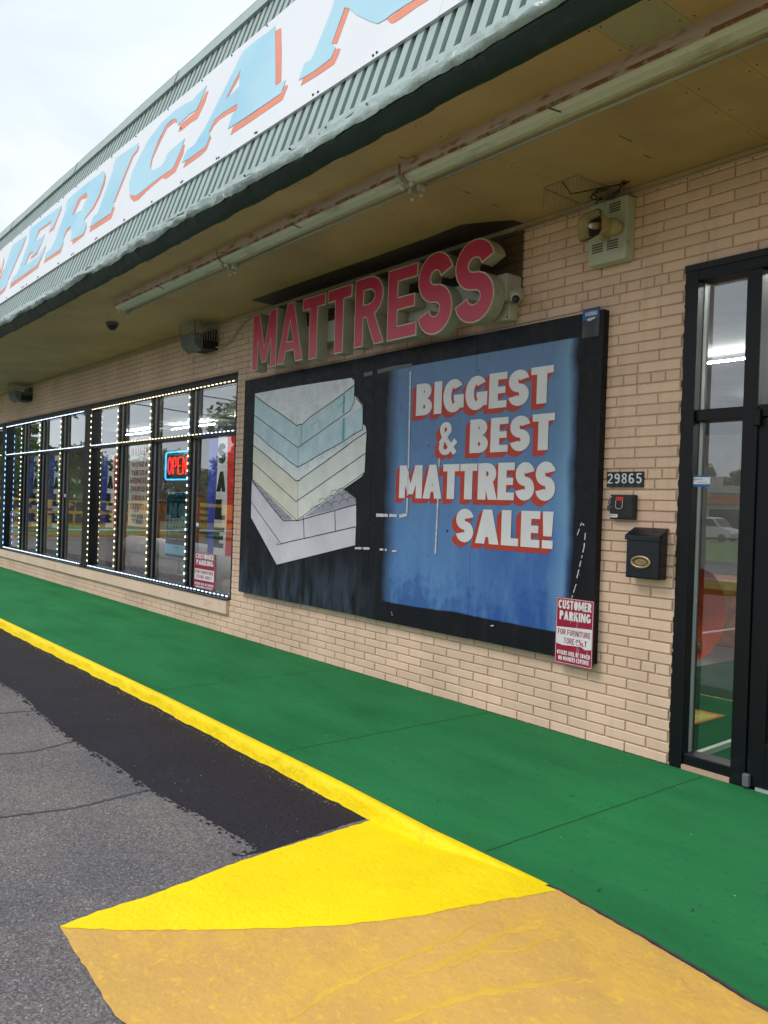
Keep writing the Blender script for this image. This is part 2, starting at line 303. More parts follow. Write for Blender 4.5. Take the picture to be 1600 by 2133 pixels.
# ------------------------------------------------------------------ object helpers
def thing(name, label, cat, loc=(0, 0, 0), group=None):
    o = bpy.data.objects.new(name, None); col.objects.link(o); o.location = loc; o.empty_display_size = .2
    o['label'] = label; o['category'] = cat
    if group: o['group'] = group
    return o
def tag(o, label, cat, group=None):
    o['label'] = label; o['category'] = cat
    if group: o['group'] = group
    return o
def root_loc(p):
    v = Vector((0, 0, 0))
    while p is not None: v = v + p.location; p = p.parent
    return v
class MB:
    def __init__(s): s.v = []; s.f = []
    def quad(s, *p):
        n = len(s.v); s.v += [tuple(q) for q in p]; s.f.append(tuple(range(n, n+len(p)))); return s
    def box(s, x0, y0, z0, x1, y1, z1):
        n = len(s.v)
        s.v += [(x0, y0, z0), (x1, y0, z0), (x1, y1, z0), (x0, y1, z0), (x0, y0, z1), (x1, y0, z1), (x1, y1, z1), (x0, y1, z1)]
        s.f += [tuple(n+i for i in f) for f in ((3, 2, 1, 0), (4, 5, 6, 7), (0, 1, 5, 4), (1, 2, 6, 5), (2, 3, 7, 6), (3, 0, 4, 7))]; return s
    def bar(s, a, b, w=.01, h=None, up=(0, 0, 1)):
        a, b = Vector(a), Vector(b); d = (b-a).normalized(); u = Vector(up)
        if abs(d.dot(u)) > .98: u = Vector((1, 0, 0))
        r = d.cross(u).normalized(); u = r.cross(d); h = h or w; n = len(s.v)
        for p in (a, b):
            for i, j in ((-1, -1), (1, -1), (1, 1), (-1, 1)): s.v.append(tuple(p+r*(i*w/2)+u*(j*h/2)))
        s.f += [tuple(n+i for i in f) for f in ((0, 1, 2, 3), (7, 6, 5, 4), (0, 4, 5, 1), (1, 5, 6, 2), (2, 6, 7, 3), (3, 7, 4, 0))]; return s
    def tube(s, pts, r, k=8, caps=True):
        pts = [Vector(p) for p in pts]; n0 = len(s.v); rr = r if isinstance(r, (list, tuple)) else [r]*len(pts)
        u = None
        for i, p in enumerate(pts):
            d = (pts[min(i+1, len(pts)-1)]-pts[max(i-1, 0)]).normalized()
            if u is None: u = d.orthogonal().normalized()
            u = (u-d*u.dot(d)); u = u.normalized() if u.length > 1e-6 else d.orthogonal().normalized()
            w = d.cross(u)
            for j in range(k):
                a = 2*PI*j/k; s.v.append(tuple(p+(u*math.cos(a)+w*math.sin(a))*rr[i]))
        for i in range(len(pts)-1):
            for j in range(k):
                a = n0+i*k+j; b = n0+i*k+(j+1) % k; s.f.append((a, b, b+k, a+k))
        if caps: s.f.append(tuple(n0+j for j in range(k))[::-1]); s.f.append(tuple(n0+(len(pts)-1)*k+j for j in range(k)))
        return s
    def ell(s, c, rx, ry, rz, nu=14, nv=8, v0=-90, v1=90):
        n0 = len(s.v)
        for j in range(nv+1):
            t = math.radians(v0+(v1-v0)*j/nv)
            for i in range(nu):
                a = 2*PI*i/nu; s.v.append((c[0]+rx*math.cos(t)*math.cos(a), c[1]+ry*math.cos(t)*math.sin(a), c[2]+rz*math.sin(t)))
        for j in range(nv):
            for i in range(nu):
                a = n0+j*nu+i; b = n0+j*nu+(i+1) % nu; s.f.append((a, b, b+nu, a+nu))
        return s
    def build(s, name, mat, parent=None, kind=None, smooth=False, bevel=0):
        me = bpy.data.meshes.new(name); L = root_loc(parent)
        me.from_pydata([tuple(Vector(p)-L) for p in s.v], [], s.f); me.validate()
        me.materials.append(mat)
        if smooth: me.shade_smooth()
        o = bpy.data.objects.new(name, me); col.objects.link(o); o.parent = parent
        if kind: o['kind'] = kind
        if bevel:
            b = o.modifiers.new('bevel', 'BEVEL'); b.width = bevel; b.segments = 2; b.limit_method = 'ANGLE'
        return o
def BX(name, mat, parent, *c, bevel=0, **k): return MB().box(*c).build(name, mat, parent, bevel=bevel, **k)
def area2(p): return sum(a[0]*b[1]-b[0]*a[1] for a, b in zip(p, p[1:]+p[:1]))
def union(polys, holes=()):
    """2D union of overlapping polygons minus hole polygons -> verts, tris"""
    vs, fs = [], []
    for p in list(polys)+list(holes):
        q = [tuple(a) for a in p]
        if abs(area2(q)) < 1e-9: continue
        if area2(q) < 0: q = q[::-1]
        fs.append(list(range(len(vs), len(vs)+len(q)))); vs += [Vector(a) for a in q]
    np_ = len(fs)-len(holes)
    ov, oe, of, a, b, oo = delaunay_2d_cdt(vs, [], fs, 1, 1e-6)
    t = []
    for f, o in zip(of, oo):
        if not o or any(i >= np_ for i in o): continue
        t.append(tuple(f))
    return [(v.x, v.y) for v in ov], t
def ext(polys, fmap, d0, d1, name, mat, parent=None, holes=(), kind=None, back=False):
    """flat shape raised from depth d0 to d1 over a plane; fmap(a, b, d) gives the point"""
    vs, tr = union(polys, holes); mb = MB()
    mb.v = [fmap(a, b, d1) for a, b in vs]; mb.f = list(tr)
    n = len(vs); ec = {}
    for f in tr:
        for i in range(len(f)):
            e = (f[i], f[(i+1) % len(f)]); ec[e] = 1
    if d0 != d1:
        mb.v += [fmap(a, b, d0) for a, b in vs]
        for (i, j) in ec:
            if (j, i) not in ec: mb.f.append((j, i, i+n, j+n))
        if back: mb.f += [tuple(i+n for i in f[::-1]) for f in tr]
    o = mb.build(name, mat, parent, kind)
    return o
def wmap(y0=0.0): return lambda x, z, d: (x, y0-d, z)
def mmap(x, s, d): return (x, MY+s*math.cos(TH)-d*math.sin(TH), MZ+s*math.sin(TH)+d*math.cos(TH))

# ------------------------------------------------------------------ stroke alphabet
def st(pts, w, closed=False):
    out = []; P = [Vector(p) for p in pts]; n = len(P)
    def nrm(a, b): d = (b-a).normalized(); return Vector((-d.y, d.x))
    L, R_ = [], []
    for i in range(n):
        if closed or 0 < i < n-1:
            a, b = nrm(P[i-1], P[i]), nrm(P[i], P[(i+1) % n]); m = (a+b); m = m.normalized() if m.length > 1e-6 else a
            k = 1/max(.45, m.dot(a)); m = m*k
        elif i == 0: m = nrm(P[0], P[1])
        else: m = nrm(P[-2], P[-1])
        L.append(P[i]+m*w/2); R_.append(P[i]-m*w/2)
    for i in range(n if closed else n-1):
        j = (i+1) % n; out.append([tuple(L[i]), tuple(L[j]), tuple(R_[j]), tuple(R_[i])])
    return out
def arc(cx, cy, rx, ry, a0, a1, n=12):
    return [(cx+rx*math.cos(math.radians(a0+(a1-a0)*i/n)), cy+ry*math.sin(math.radians(a0+(a1-a0)*i/n))) for i in range(n+1)]
def rc(x0, y0, x1, y1): return [(x0, y0), (x1, y0), (x1, y1), (x0, y1)]
WID = dict(I=0.0, M=.82, W=.9, N=.62, A=.64, T=.52, E=.46, F=.44, L=.44, S=.50, G=.60, C=.56, O=.62, B=.52, R=.55, P=.52, D=.56, U=.56, K=.58, V=.58, Y=.56, X=.58, H=.58)
def glyph(c, t, wf=1.0):
    w = WID.get(c, .5)*wf; h = 1.0; k = t/2
    if c == 'I' or c == '1': return [rc(0, 0, t, 1)], t
    if c == '!': return [[(t*.1, .33), (t*.9, .33), (t, 1), (0, 1)], rc(0, 0, t, .22)], t
    if c == '.': return [rc(0, 0, t, t)], t
    if c == '-': return [rc(0, .4, .3, .4+t)], .3
    if c == 'E': return [rc(0, 0, t, 1), rc(0, 0, w, t*.85), rc(0, 1-t*.85, w, 1), rc(0, .5-t*.4, w*.92, .5+t*.4)], w
    if c == 'F': return [rc(0, 0, t, 1), rc(0, 1-t*.85, w, 1), rc(0, .48-t*.4, w*.9, .48+t*.4)], w
    if c == 'L': return [rc(0, 0, t, 1), rc(0, 0, w, t*.85)], w
    if c == 'T': return [rc(w/2-k, 0, w/2+k, 1), rc(0, 1-t*.85, w, 1)], w
    if c == 'H': return [rc(0, 0, t, 1), rc(w-t, 0, w, 1), rc(0, .5-k*.9, w, .5+k*.9)], w
    if c == 'A': return [[(0, 0), (t*1.02, 0), (w/2+k*.7, 1), (w/2-k*.95, 1)], [(w, 0), (w/2+k*.95, 1), (w/2-k*.7, 1), (w-t*1.02, 0)], rc(w*.25, .2, w*.75, .2+t*.75)], w
    if c == 'V': return [[(0, 1), (t, 1), (w/2+k*.6, 0), (w/2-k*.9, 0)], [(w, 1), (w/2+k*.9, 0), (w/2-k*.6, 0), (w-t, 1)]], w
    if c == 'M': return [rc(0, 0, t*.9, 1), rc(w-t*.9, 0, w, 1), [(0, 1), (t*1.05, 1), (w/2+k*.75, .12), (w/2-k*.75, .12)], [(w, 1), (w/2+k*.75, .12), (w/2-k*.75, .12), (w-t*1.05, 1)]], w
    if c == 'W':
        q = w/4; return [[(0, 1), (t*.9, 1), (q+k*.8, 0), (q-k*.8, 0)], [(w, 1), (w-t*.9, 1), (3*q-k*.8, 0), (3*q+k*.8, 0)], [(q-k*.8, 0), (q+k*.8, 0), (2*q+k*.7, .9), (2*q-k*.7, .9)], [(3*q-k*.8, 0), (3*q+k*.8, 0), (2*q+k*.7, .9), (2*q-k*.7, .9)]], w
    if c == 'N': return [rc(0, 0, t*.9, 1), rc(w-t*.9, 0, w, 1), [(0, 1), (t*1.05, 1), (w, 0), (w-t*1.05, 0)]], w
    if c == 'K': return [rc(0, 0, t, 1), [(t*.8, .38), (w-t*1.15, 1), (w, 1), (t*.8, .38-t*.2)], [(t*1.2, .48), (w-t*1.1, 0), (w+t*.1, 0), (t*1.9, .62)]], w
    if c == 'X': return [[(0, 1), (t*1.1, 1), (w, 0), (w-t*1.1, 0)], [(w, 1), (w-t*1.1, 1), (0, 0), (t*1.1, 0)]], w
    if c == 'Y': return [rc(w/2-k, 0, w/2+k, .5), [(0, 1), (t*1.05, 1), (w/2+k, .45), (w/2-k, .42)], [(w, 1), (w/2+k, .42), (w/2-k, .45), (w-t*1.05, 1)]], w
    rx, ry = w/2-k, (1-t)/4
    if c == 'S': return st(arc(w/2, 1-k-ry, rx, ry, 12, 270, 16)+arc(w/2, k+ry, rx, ry, 90, -168, 16)[1:], t), w
    if c == 'C': return st(arc(w/2, .5, rx, .5-k, 38, 322, 26), t), w
    if c == 'O' or c == '0': return st(arc(w/2, .5, rx, .5-k, 0, 345, 23), t, True), w
    if c == 'Q': return st(arc(w/2, .5, rx, .5-k, 0, 345, 23), t, True), w
    if c == 'G': return st(arc(w/2, .5, rx, .5-k, 40, 335, 26), t)+[rc(w-t, .12, w, .52), rc(w*.52, .52-t*.75, w, .52)], w
    if c == 'U': return st([(k, 1)]+arc(w/2, k+rx*1.1, rx, rx*1.1, 180, 360, 12)+[(w-k, 1)], t), w
    if c == 'D': return [rc(0, 0, t, 1)]+st([(k, 1-k)]+arc(w*.42, .5, w*.58-k, .5-k, 90, -90, 14)+[(k, k)], t), w
    if c == 'P': return [rc(0, 0, t, 1)]+st([(k, 1-k*.9)]+arc(w*.5, .70, w*.5-k, .3-k*.9, 90, -90, 10)+[(k, .40+k*.9)], t*.95), w
    if c == 'R': return [rc(0, 0, t, 1)]+st([(k, 1-k*.9)]+arc(w*.48, .71, w*.5-k, .29-k*.9, 90, -90, 10)+[(k, .42+k*.9)], t*.92)+[[(w*.34, .5), (w*.34+t*1.05, .5), (w+t*.08, 0), (w-t*1.02, 0)]], w
    if c == 'B': return [rc(0, 0, t, 1)]+st([(k, 1-k*.85)]+arc(w*.46, .745, w*.48-k, .255-k*.85, 90, -90, 9)+[(k, .49+k*.85)], t*.88)+st([(k, .51-k*.7)]+arc(w*.5, .265, w*.5-k, .265-k*.85, 90, -90, 9)+[(k, k*.9)], t*.88), w
    if c == '&':
        w = .66*wf; return st([(w-k*.4, k*.6), (w*.30, .60)]+arc(w*.40, .80, w*.20, .20-k*.5, 200, -20, 10)+[(w*.18, .42)]+arc(w*.40, .26, w*.40-k, .26-k, 150, 300, 8)+[(w-k*.2, .46)], t*.78), w
    if c == '2': return st(arc(w/2, 1-k-ry*1.1, rx, ry*1.1, 165, -35, 12)+[(k*.9, k*1.2)], t)+[rc(0, 0, w, t*.9)], w
    if c == '5': return st(arc(w/2, .32, rx, .32-k, 205, 480, 16), t)+[rc(w*.08, .5, w*.08+t*.9, 1), rc(w*.08, 1-t*.85, w*.95, 1)], w
    if c == '8': return st(arc(w/2, .265, rx, .265-k*.8, 0, 340, 17), t*.9, True)+st(arc(w/2, .745, rx*.92, .255-k*.8, 0, 340, 17), t*.9, True), w
    if c == '6': return st(arc(w/2, .29, rx, .29-k, 0, 340, 17), t, True)+st([(k, .3)]+arc(w/2, .62, rx, .38-k, 180, 45, 10), t), w
    if c == '9': return st(arc(w/2, .71, rx, .29-k, 0, 340, 17), t, True)+st([(w-k, .7)]+arc(w/2, .38, rx, .38-k, 0, -135, 10), t), w
    if c == '7': return [rc(0, 1-t*.85, w, 1), [(w, 1), (w-t*1.05, 1), (w*.15, 0), (w*.15+t, 0)]], w
    if c == '3': return st(arc(w/2, 1-k-ry, rx, ry, 160, -90, 10), t)+st(arc(w/2, k+ry, rx, ry, 90, -160, 10), t), w
    if c == '4': return [rc(w*.62, 0, w*.62+t, 1), rc(0, .25, w, .25+t*.85), [(0, .25), (t*.9, .25), (w*.62+t, 1), (w*.62-t*.2, 1)]], w
    return [], .3*wf
def text(s, x0, z0, x1, z1, t=.2, gap=.08, slant=0.0, wf=1.0, space=.28, per=None):
    """capitals fitted into the box (x0,z0)-(x1,z1)"""
    X = 0; items = []
    for ch in s:
        if ch == ' ': X += space; continue
        g, w = glyph(ch, t, wf); items.append((g, X)); X += w+gap
    X -= gap; H = z1-z0; sc = (x1-x0)/X; out = []
    for g, xo in items:
        pl = [[(x0+(p[0]+xo)*sc+slant*p[1]*H, z0+p[1]*H) for p in q] for q in g]
        if per is None: out += pl
        else: out.append(pl)
    return out
def sweep(polys, dx, dz):
    out = [[(a+dx, b+dz) for a, b in p] for p in polys]+list(polys)
    for p in polys:
        for a, b in zip(p, p[1:]+p[:1]): out.append([a, b, (b[0]+dx, b[1]+dz), (a[0]+dx, a[1]+dz)])
    return out
def line2(pts, w): return st(pts, w)
def hull_off(p, d):       # grow a polygon by d
    q = [Vector(a) for a in p]
    if area2(p) < 0: q = q[::-1]
    n = len(q); out = []
    for i in range(n):
        a = (q[i]-q[i-1]).normalized(); b = (q[(i+1) % n]-q[i]).normalized()
        na, nb = Vector((a.y, -a.x)), Vector((b.y, -b.x)); m = (na+nb)
        m = m.normalized() if m.length > 1e-6 else na
        out.append(tuple(q[i]+m*(d/max(.4, m.dot(na)))))
    return out

# ================================================================== GROUND
def sheet(poly, off, spacing, name, mat, zf=None, kind='structure', rag=0.0, parent=None):
    zf = zf or hgt; P = []
    for a, b in zip(poly, poly[1:]+poly[:1]):
        L = math.hypot(b[0]-a[0], b[1]-a[1]); n = max(1, int(L/(spacing*.5 if rag == 0 else .03)))
        for i in range(n):
            t = i/n; P.append((a[0]+(b[0]-a[0])*t+random.uniform(-rag, rag), a[1]+(b[1]-a[1])*t+random.uniform(-rag, rag)))
    xs = [p[0] for p in P]; ys = [p[1] for p in P]; vs = [Vector(p) for p in P]
    fs = [list(range(len(P)))] if area2(P) > 0 else [list(range(len(P)))[::-1]]
    x = min(xs)+spacing/2
    while x < max(xs):
        y = min(ys)+spacing/2
        while y < max(ys): vs.append(Vector((x, y))); y += spacing
        x += spacing
    ov, oe, of, _a, _b, oo = delaunay_2d_cdt(vs, [], fs, 1, 1e-6)
    mb = MB(); mb.v = [(v.x, v.y, zf(v.x, v.y)+off) for v in ov]; mb.f = [tuple(f) for f, o in zip(of, oo) if o]
    o = mb.build(name, mat, parent, None if parent else kind, smooth=True)
    return o
# parking lot: fine mesh near, coarse far
lotpoly = [(x/2., cedge(x/2.)+.004) for x in range(-60, 9)]
sheet([(-30, -9)]+[(4, -9), (4, cedge(4))]+lotpoly[::-1], 0, .25, 'parking_lot', M_asph)
mb = MB()
for (a, b, c, d) in ((-200, -11.8, -30, 60), (-30, -11.8, 4, -9), (4, -11.8, 200, cedge(4))): mb.quad((a, b, LOT), (c, b, LOT), (c, d, LOT), (a, d, LOT))
mb.quad((-33.5, -14.4, LOT-.02), (200, -14.4, LOT-.02), (200, -11.8, LOT-.02), (-33.5, -11.8, LOT-.02))
mb.build('parking_lot_apron', M_asph, None, 'structure')
BIG = 400
MB().quad((-BIG, -BIG, LOT-.06), (BIG, -BIG, LOT-.06), (BIG, BIG, LOT-.06), (-BIG, BIG, LOT-.06)).build('ground', M_grass, None, 'structure')
MB().box(-33.4, -14.2, -.2, 120, -12.0, .02).build('grass_island', M_grass, None, 'structure')
MB().box(-200, -22.5, -.2, 200, -15.0, LOT-.02).build('road', M_road, None, 'structure')
for y in (-14.4, -22.9): MB().box(-200, y-.1, -.2, 200, y+.1, .03).build('kerb', M_conc, None, 'structure')
mb = MB()
for i in range(40): mb.box(-60+i*3, -18.7, LOT-.03, -58.8+i*3, -18.58, LOT-.012)
mb.build('road_marking', M_num, None, 'structure')
for i in range(6):
    o = MB().box(-9+i*2.9-.05, -9.2, LOT+.002, -9+i*2.9+.05, -4.9, LOT+.004).build('bay_line', M_num, None, 'structure')
# side street to the west, seen only in the glass
MB().box(-48, -120, -.2, -33.8, -15, .03).build('lawn_verge', M_grass, None, 'structure')
MB().box(-38.6, -120, .0, -37.2, 60, .045).build('footpath', M_conc, None, 'structure')
MB().box(-48, -11.9, -.2, -33.8, 60, .03).build('lawn_verge', M_grass, None, 'structure')
MB().box(-60, -120, -.2, -48.2, 60, LOT+.02).build('side_street', M_road, None, 'structure')
MB().box(-33.7, -12, -.2, -33.5, 60, .02).build('orange_kerb', M_orcurb, None, 'structure')

# black sealcoat strip
pz = [(0, 280), (100, 340), (160, 400), (250, 480), (330, 540), (430, 590), (530, 660), (650, 740), (760, 800), (860, 850), (960, 910), (1060, 955), (1072, 985), (990, 1012)]
seal_in = [GH(x/2, 1280+y/2) for x, y in pz]
tip = GH(120, 1930); crn = (-3.40, -1.945)
p_edge = [GH(*p) for p in ((560, 1752), (670, 1736-20), (700, 1722), (775, 1706))]
poly = [(-26, -3.0), (-14, -2.9)]+seal_in+[GH(560, 1772), GH(650, 1742), GH(720, 1718), (-3.36, -1.97), (-3.42, -1.935)]
poly += [(x/2., cedge(x/2.)-.05) for x in range(-7, -53, -1)]
sheet(poly, .003, .2, 'sealcoat_strip', M_seal, rag=.006)
fe = []
for a, b in zip(seal_in, seal_in[1:]):
    a, b = Vector(a), Vector(b); d = b-a; nn = Vector((d.y, -d.x)).normalized(); nn = nn if nn.y < 0 else -nn
    for i in range(int(d.length/.02)+1):
        p = a+d*random.random()+nn*abs(random.gauss(0, .022)); r_ = random.uniform(.003, .012)
        fe.append(arc(p.x, p.y, r_*random.uniform(1, 2), r_, 0, 300, 5))
ext(fe, lambda x, y, d: (x, y, hgt(x, y)+d), .0026, .0026, 'sealcoat_splatter', M_seal, kind='stuff')
# painted ramp
yellow_b = [GH(*p) for p in ((122, 1934), (250, 1941), (400, 1940), (550, 1938), (690, 1932), (800, 1921), (900, 1906), (985, 1888), (1080, 1872), (1172, 1857))]
y_top = [(x, cedge(x)-.015) for x in (-2.05, -2.3, -2.6, -2.9, -3.2, -3.40)]
y_left = [GH(*p) for p in ((782, 1708), (700, 1733), (600, 1764), (500, 1796), (400, 1836), (300, 1872), (200, 1903))]
sheet(yellow_b+y_top+y_left, .0060, .08, 'bright_yellow_paint', M_yel, rag=.005)
tan_l = [GH(*p) for p in ((122, 1934), (142, 1958), (165, 2000), (185, 2025), (205, 2062), (222, 2092), (240, 2118), (270, 2140), (300, 2200))]
tan = [(p[0]-.01*(i/9.), p[1]+.05*min(1, .15+i/4.)) for i, p in enumerate(yellow_b)][::-1]+tan_l[1:]+[(-2.2, -4.4), (3.9, -4.4), (3.9, cedge(3.9)-.015)]+[(x/4., cedge(x/4.)-.015) for x in range(14, -9, -1)]
sheet(tan, .0045, .08, 'faded_yellow_paint', M_tan, rag=.004)
# old trowel ridges showing through the faded paint
def ridge(pts, w, h, name, mat):
    mb = MB(); n = len(pts)
    P = [Vector(GH(*p)) for p in pts]
    Q = []
    for a, b in zip(P, P[1:]):
        k = max(2, int((b-a).length/.03))
        Q += [a+(b-a)*i/k for i in range(k)]
    Q.append(P[-1])
    for i, p in enumerate(Q):
        d = (Q[min(i+1, len(Q)-1)]-Q[max(0, i-1)]).normalized(); nn = Vector((-d.y, d.x))
        ww = w*(.5+random.random())*math.sin(PI*(i+.5)/len(Q)) ** .4; p = p+nn*random.uniform(-.008, .008)
        for k_, (t, hh) in enumerate(((-1, 0), (-.3, 1), (.4, .8), (1, 0))):
            q = p+nn*ww*t; mb.v.append((q.x, q.y, hgt(q.x, q.y)+.0048+(h*hh)))
    for i in range(len(Q)-1):
        for k_ in range(3): a = i*4+k_; mb.f.append((a, a+1, a+5, a+4))
    return mb.build(name, mat, None, 'structure', smooth=True)
M_ridge = pm('yellow_paint_ridge', (.70, .42, .058), .45, .10, 3, c3=(.66, .40, .07), f3=.56, s3=30, w3=.05, bump=.8, bs=50)
ridge([(840, 2040), (900, 2020), (960, 1990), (1040, 1950), (1140, 1925)], .017, .004, 'paint_ridge', M_ridge)
ridge([(940, 2020), (1000, 1985), (1080, 1985), (1160, 1950)], .012, .003, 'paint_ridge', M_ridge)
ridge([(820, 2133), (930, 2090), (1060, 2060), (1200, 2040)], .017, .004, 'paint_ridge', M_ridge)
ridge([(600, 2130), (700, 2060), (820, 2010), (930, 1960), (1000, 1925)], .012, .003, 'paint_ridge', M_ridge)
# asphalt joint lines
for pts in ([(-40, 1708), (60, 1695), (160, 1683), (240, 1663), (310, 1645)], [(-30, 1574), (70, 1566), (150, 1545), (230, 1530)], [(-30, 1488), (60, 1482), (110, 1478)]):
    Q = [Vector(GH(*p)) for p in pts]; pl = []
    pp = []
    for a, b in zip(Q, Q[1:]):
        for i in range(8): q = a+(b-a)*i/8; pp.append((q.x+random.uniform(-.008, .008), q.y+random.uniform(-.008, .008)))
    pl = st(pp, .020)
    ext(pl, lambda x, y, d: (x, y, hgt(x, y)+d), .0022, .0022, 'asphalt_joint', M_crack, kind='structure')

mb = MB()
for i in range(420):
    x = -2.9-random.random()**1.5*5; y = -2.0-random.random()*1.9; q = hgt(x, y)
    if i % 3: y = -1.985-abs(random.gauss(0, .03)); x = -3.6-random.random()*6
    r_ = random.uniform(.0015, .0045); n0 = len(mb.v)
    mb.v += [(x-r_, y, LOT+.003), (x+r_*.6, y-r_, LOT+.003), (x+r_*.8, y+r_, LOT+.003), (x, y, LOT+.003+r_*1.2)]; mb.f += [(n0, n0+1, n0+3), (n0+1, n0+2, n0+3), (n0+2, n0, n0+3)]
mb.build('loose_grit', pm('grit', (.30, .28, .25), .9, .4, 60), None, 'stuff')
# kerb (bright yellow, tapers into the ramp) and carpeted walk
mb = MB(); xs = [-26+i*.06 for i in range(int((26-2.1)/.06))]
prof_n = 6
for x in xs:
    e0 = cedge(x); j = random.uniform(-.004, .004); jj = .006*math.sin(x*7)+.004*math.sin(x*17)
    hb = hgt(x, e0-.06)
    for (dy, z) in ((0.0, -.001), (-.022, .002+j*.4), (-.042, -.006+j*.5), (-.054+j+jj, -.024), (-.060+j+jj, (-.024+hb)/2), (-.074+j*1.5+jj, hb-.004)): mb.v.append((x, e0+dy, max(z, hb-.004)))
for i in range(len(xs)-1):
    for k in range(prof_n-1): a = i*prof_n+k; mb.f.append((a, a+1, a+prof_n+1, a+prof_n))
mb.build('kerb', M_kerb, None, 'structure', smooth=True)
walk = [(x/4., cedge(x/4.)+.001) for x in range(-104, 17)]
sheet(walk+[(4, 0.0), (-26, 0.0)], 0, .5, 'carpeted_walk', M_carpet, zf=lambda x, y: 0.0)
mb = MB()
for a, b in zip(walk, walk[1:]): mb.quad((a[0], a[1], 0), (b[0], b[1], 0), (b[0], b[1], -.12), (a[0], a[1], -.12))
mb.build('walk_edge', M_dirt, None, 'structure')
pl = []; x = -2.15
while x < 3.8: pl.append((x, cedge(x)-.006+random.uniform(-.004, .004))); x += .03
ext(st(pl, .012), lambda x, y, d: (x, y, d), -.002, .0015, 'dirt_line', M_dirt, kind='structure')
for x, a, b in ((-8.73, 0, 1), (-6.29, 0, 1), (-4.34, 0, 1), (-2.56, 0, 1), (-.7, 0, 1), (-10.9, 0, 1)):
    pl = [(x+random.uniform(-.003, .003), cedge(x)+.02+i*(-cedge(x)-.05)/24) for i in range(25)]
    ext(st(pl, .009), lambda x, y, d: (x, y, d), .0012, .0012, 'carpet_seam', M_carpj, kind='structure')
mb = MB()
for i in range(90):
    x = random.uniform(-9, -.6); y = random.uniform(-1.85, -.03) if i % 3 else random.uniform(-.2, -.02); s = random.uniform(.002, .006); a = random.random()*3
    mb.quad((x, y, .003), (x+s*math.cos(a)*2, y+s*math.sin(a)*2, .005), (x+s*math.cos(a)*1.5-s*math.sin(a), y+s*math.sin(a)*1.5+s*math.cos(a), .004))
mb.build('carpet_debris', M_debris, None, 'stuff')
mb = MB()
for u, v in ((910, 1672), (1185, 1658), (1190, 1818), (1245, 1858), (1000, 1664), (1440, 1900)):
    x, y = G(u, v); a = random.random()*3; mb.bar((x, y, .004), (x+.03*math.cos(a), y+.03*math.sin(a), .005), .003)
mb.build('leaf_litter', M_crack, None, 'stuff')

# ================================================================== BRICK WALL
CH, PIT = .0693, .3129
wall = thing('brick_wall', 'painted beige brick storefront wall with thin long bricks and rows of half bricks', 'wall', (-6, 0, 0))
SOF = 3.73
openings = [(-26.2, -8.53, .40, 3.07), (-2.80, .35, -.1, 3.115)]
board_rect = (-8.28, -3.50, .60, 2.88)
mb = MB()      # mortar plane pieces with openings cut (front at y=.010)
def mbox(x0, x1, z0, z1): mb.box(x0, .010, z0, x1, .24, z1)
mbox(-26.2, -8.53, 0, .40); mbox(-26.2, -8.53, 3.07, 3.80)
mbox(-8.53, -2.80, 0, 3.80); mbox(-2.80, .35, 3.115, 3.80); mbox(.35, 5, 0, 3.80)
mb.build('mortar', M_mortar, wall)
brs = []
for r in range(54):
    z0 = r*CH; z1 = z0+CH-.0095
    if z0 > SOF: break
    hdr = (r % 9 == 8)
    pit = PIT/3 if hdr else PIT
    ph = -3.032 if hdr else (-2.978 if r % 2 else -2.978+PIT/2)
    k0 = int((-26.2-ph)/pit)-1; k1 = int((5-ph)/pit)+1
    for k in range(k0, k1):
        a = ph+k*pit+.0048; b = a+pit-.0096
        segs = [(max(a, -26.2), min(b, 5))]
        for (ox0, ox1, oz0, oz1) in openings+[board_rect]:
            if z1 > oz0+.02 and z0 < oz1-.02:
                ns = []
                for (p, q) in segs:
                    if q <= ox0 or p >= ox1: ns.append((p, q)); continue
                    if p < ox0: ns.append((p, ox0-(.004 if ox0 > -5 else 0)))
                    if q > ox1: ns.append((ox1+.001, q))
                segs = ns
        for p, q in segs:
            if q-p > .02: brs.append((p, q, z0, min(z1, SOF-.002), hdr))
def vis(b):
    x = (b[0]+b[1])/2; z = (b[2]+b[3])/2; q = Vector((x, 0, z))-CAM; d = q.dot(fw)
    if d < .1: return -1
    u = 800+FPX*q.dot(rt)/d; v = 1066.5+FPX*q.dot(dn)/d
    if -30 < u < 1630 and -30 < v < 2160: return (b[1]-b[0])*CH/(d*d)*(4.65/q.length)
    return -1
brs.sort(key=lambda b: -vis(b))
def brick_geo(mb, x0, x1, z0, z1, ox=0, oz=0, jit=True):
    f = random.uniform(-.0012, .0012) if jit else 0; t = .0035; n = len(mb.v)
    j = lambda: random.uniform(-.0009, .0009) if jit else 0
    A = [(x0, z0), (x1, z0), (x1, z1), (x0, z1)]; B = [(x0+t, z0+t), (x1-t, z0+t), (x1-t, z1-t), (x0+t, z1-t)]
    mb.v += [(x-ox, .011, z-oz) for x, z in A]+[(x-ox+j(), .003+f, z-oz+j()) for x, z in A]+[(x-ox+j(), f, z-oz+j()) for x, z in B]
    for i in range(4):
        k = (i+1) % 4; mb.f += [(n+i, n+k, n+4+k, n+4+i), (n+4+i, n+4+k, n+8+k, n+8+i)]
    mb.f.append((n+8, n+9, n+10, n+11))
shared = {}
for (p, q, z0, z1, hdr) in brs[:298]:
    key = (round(q-p, 3), round(z1-z0, 3)); L = shared.setdefault(key, [])
    if len(L) < 4:
        m_ = MB(); brick_geo(m_, 0, q-p, 0, z1-z0); me = bpy.data.meshes.new('brick'); me.from_pydata(m_.v, [], m_.f); me.materials.append(M_brick); L.append(me)
    else: me = random.choice(L)
    if len(L) < 4: me = L[-1]
    o = bpy.data.objects.new('brick', me); col.objects.link(o); o.parent = wall; o.location = Vector((p, 0, z0))-wall.location
m_ = MB()
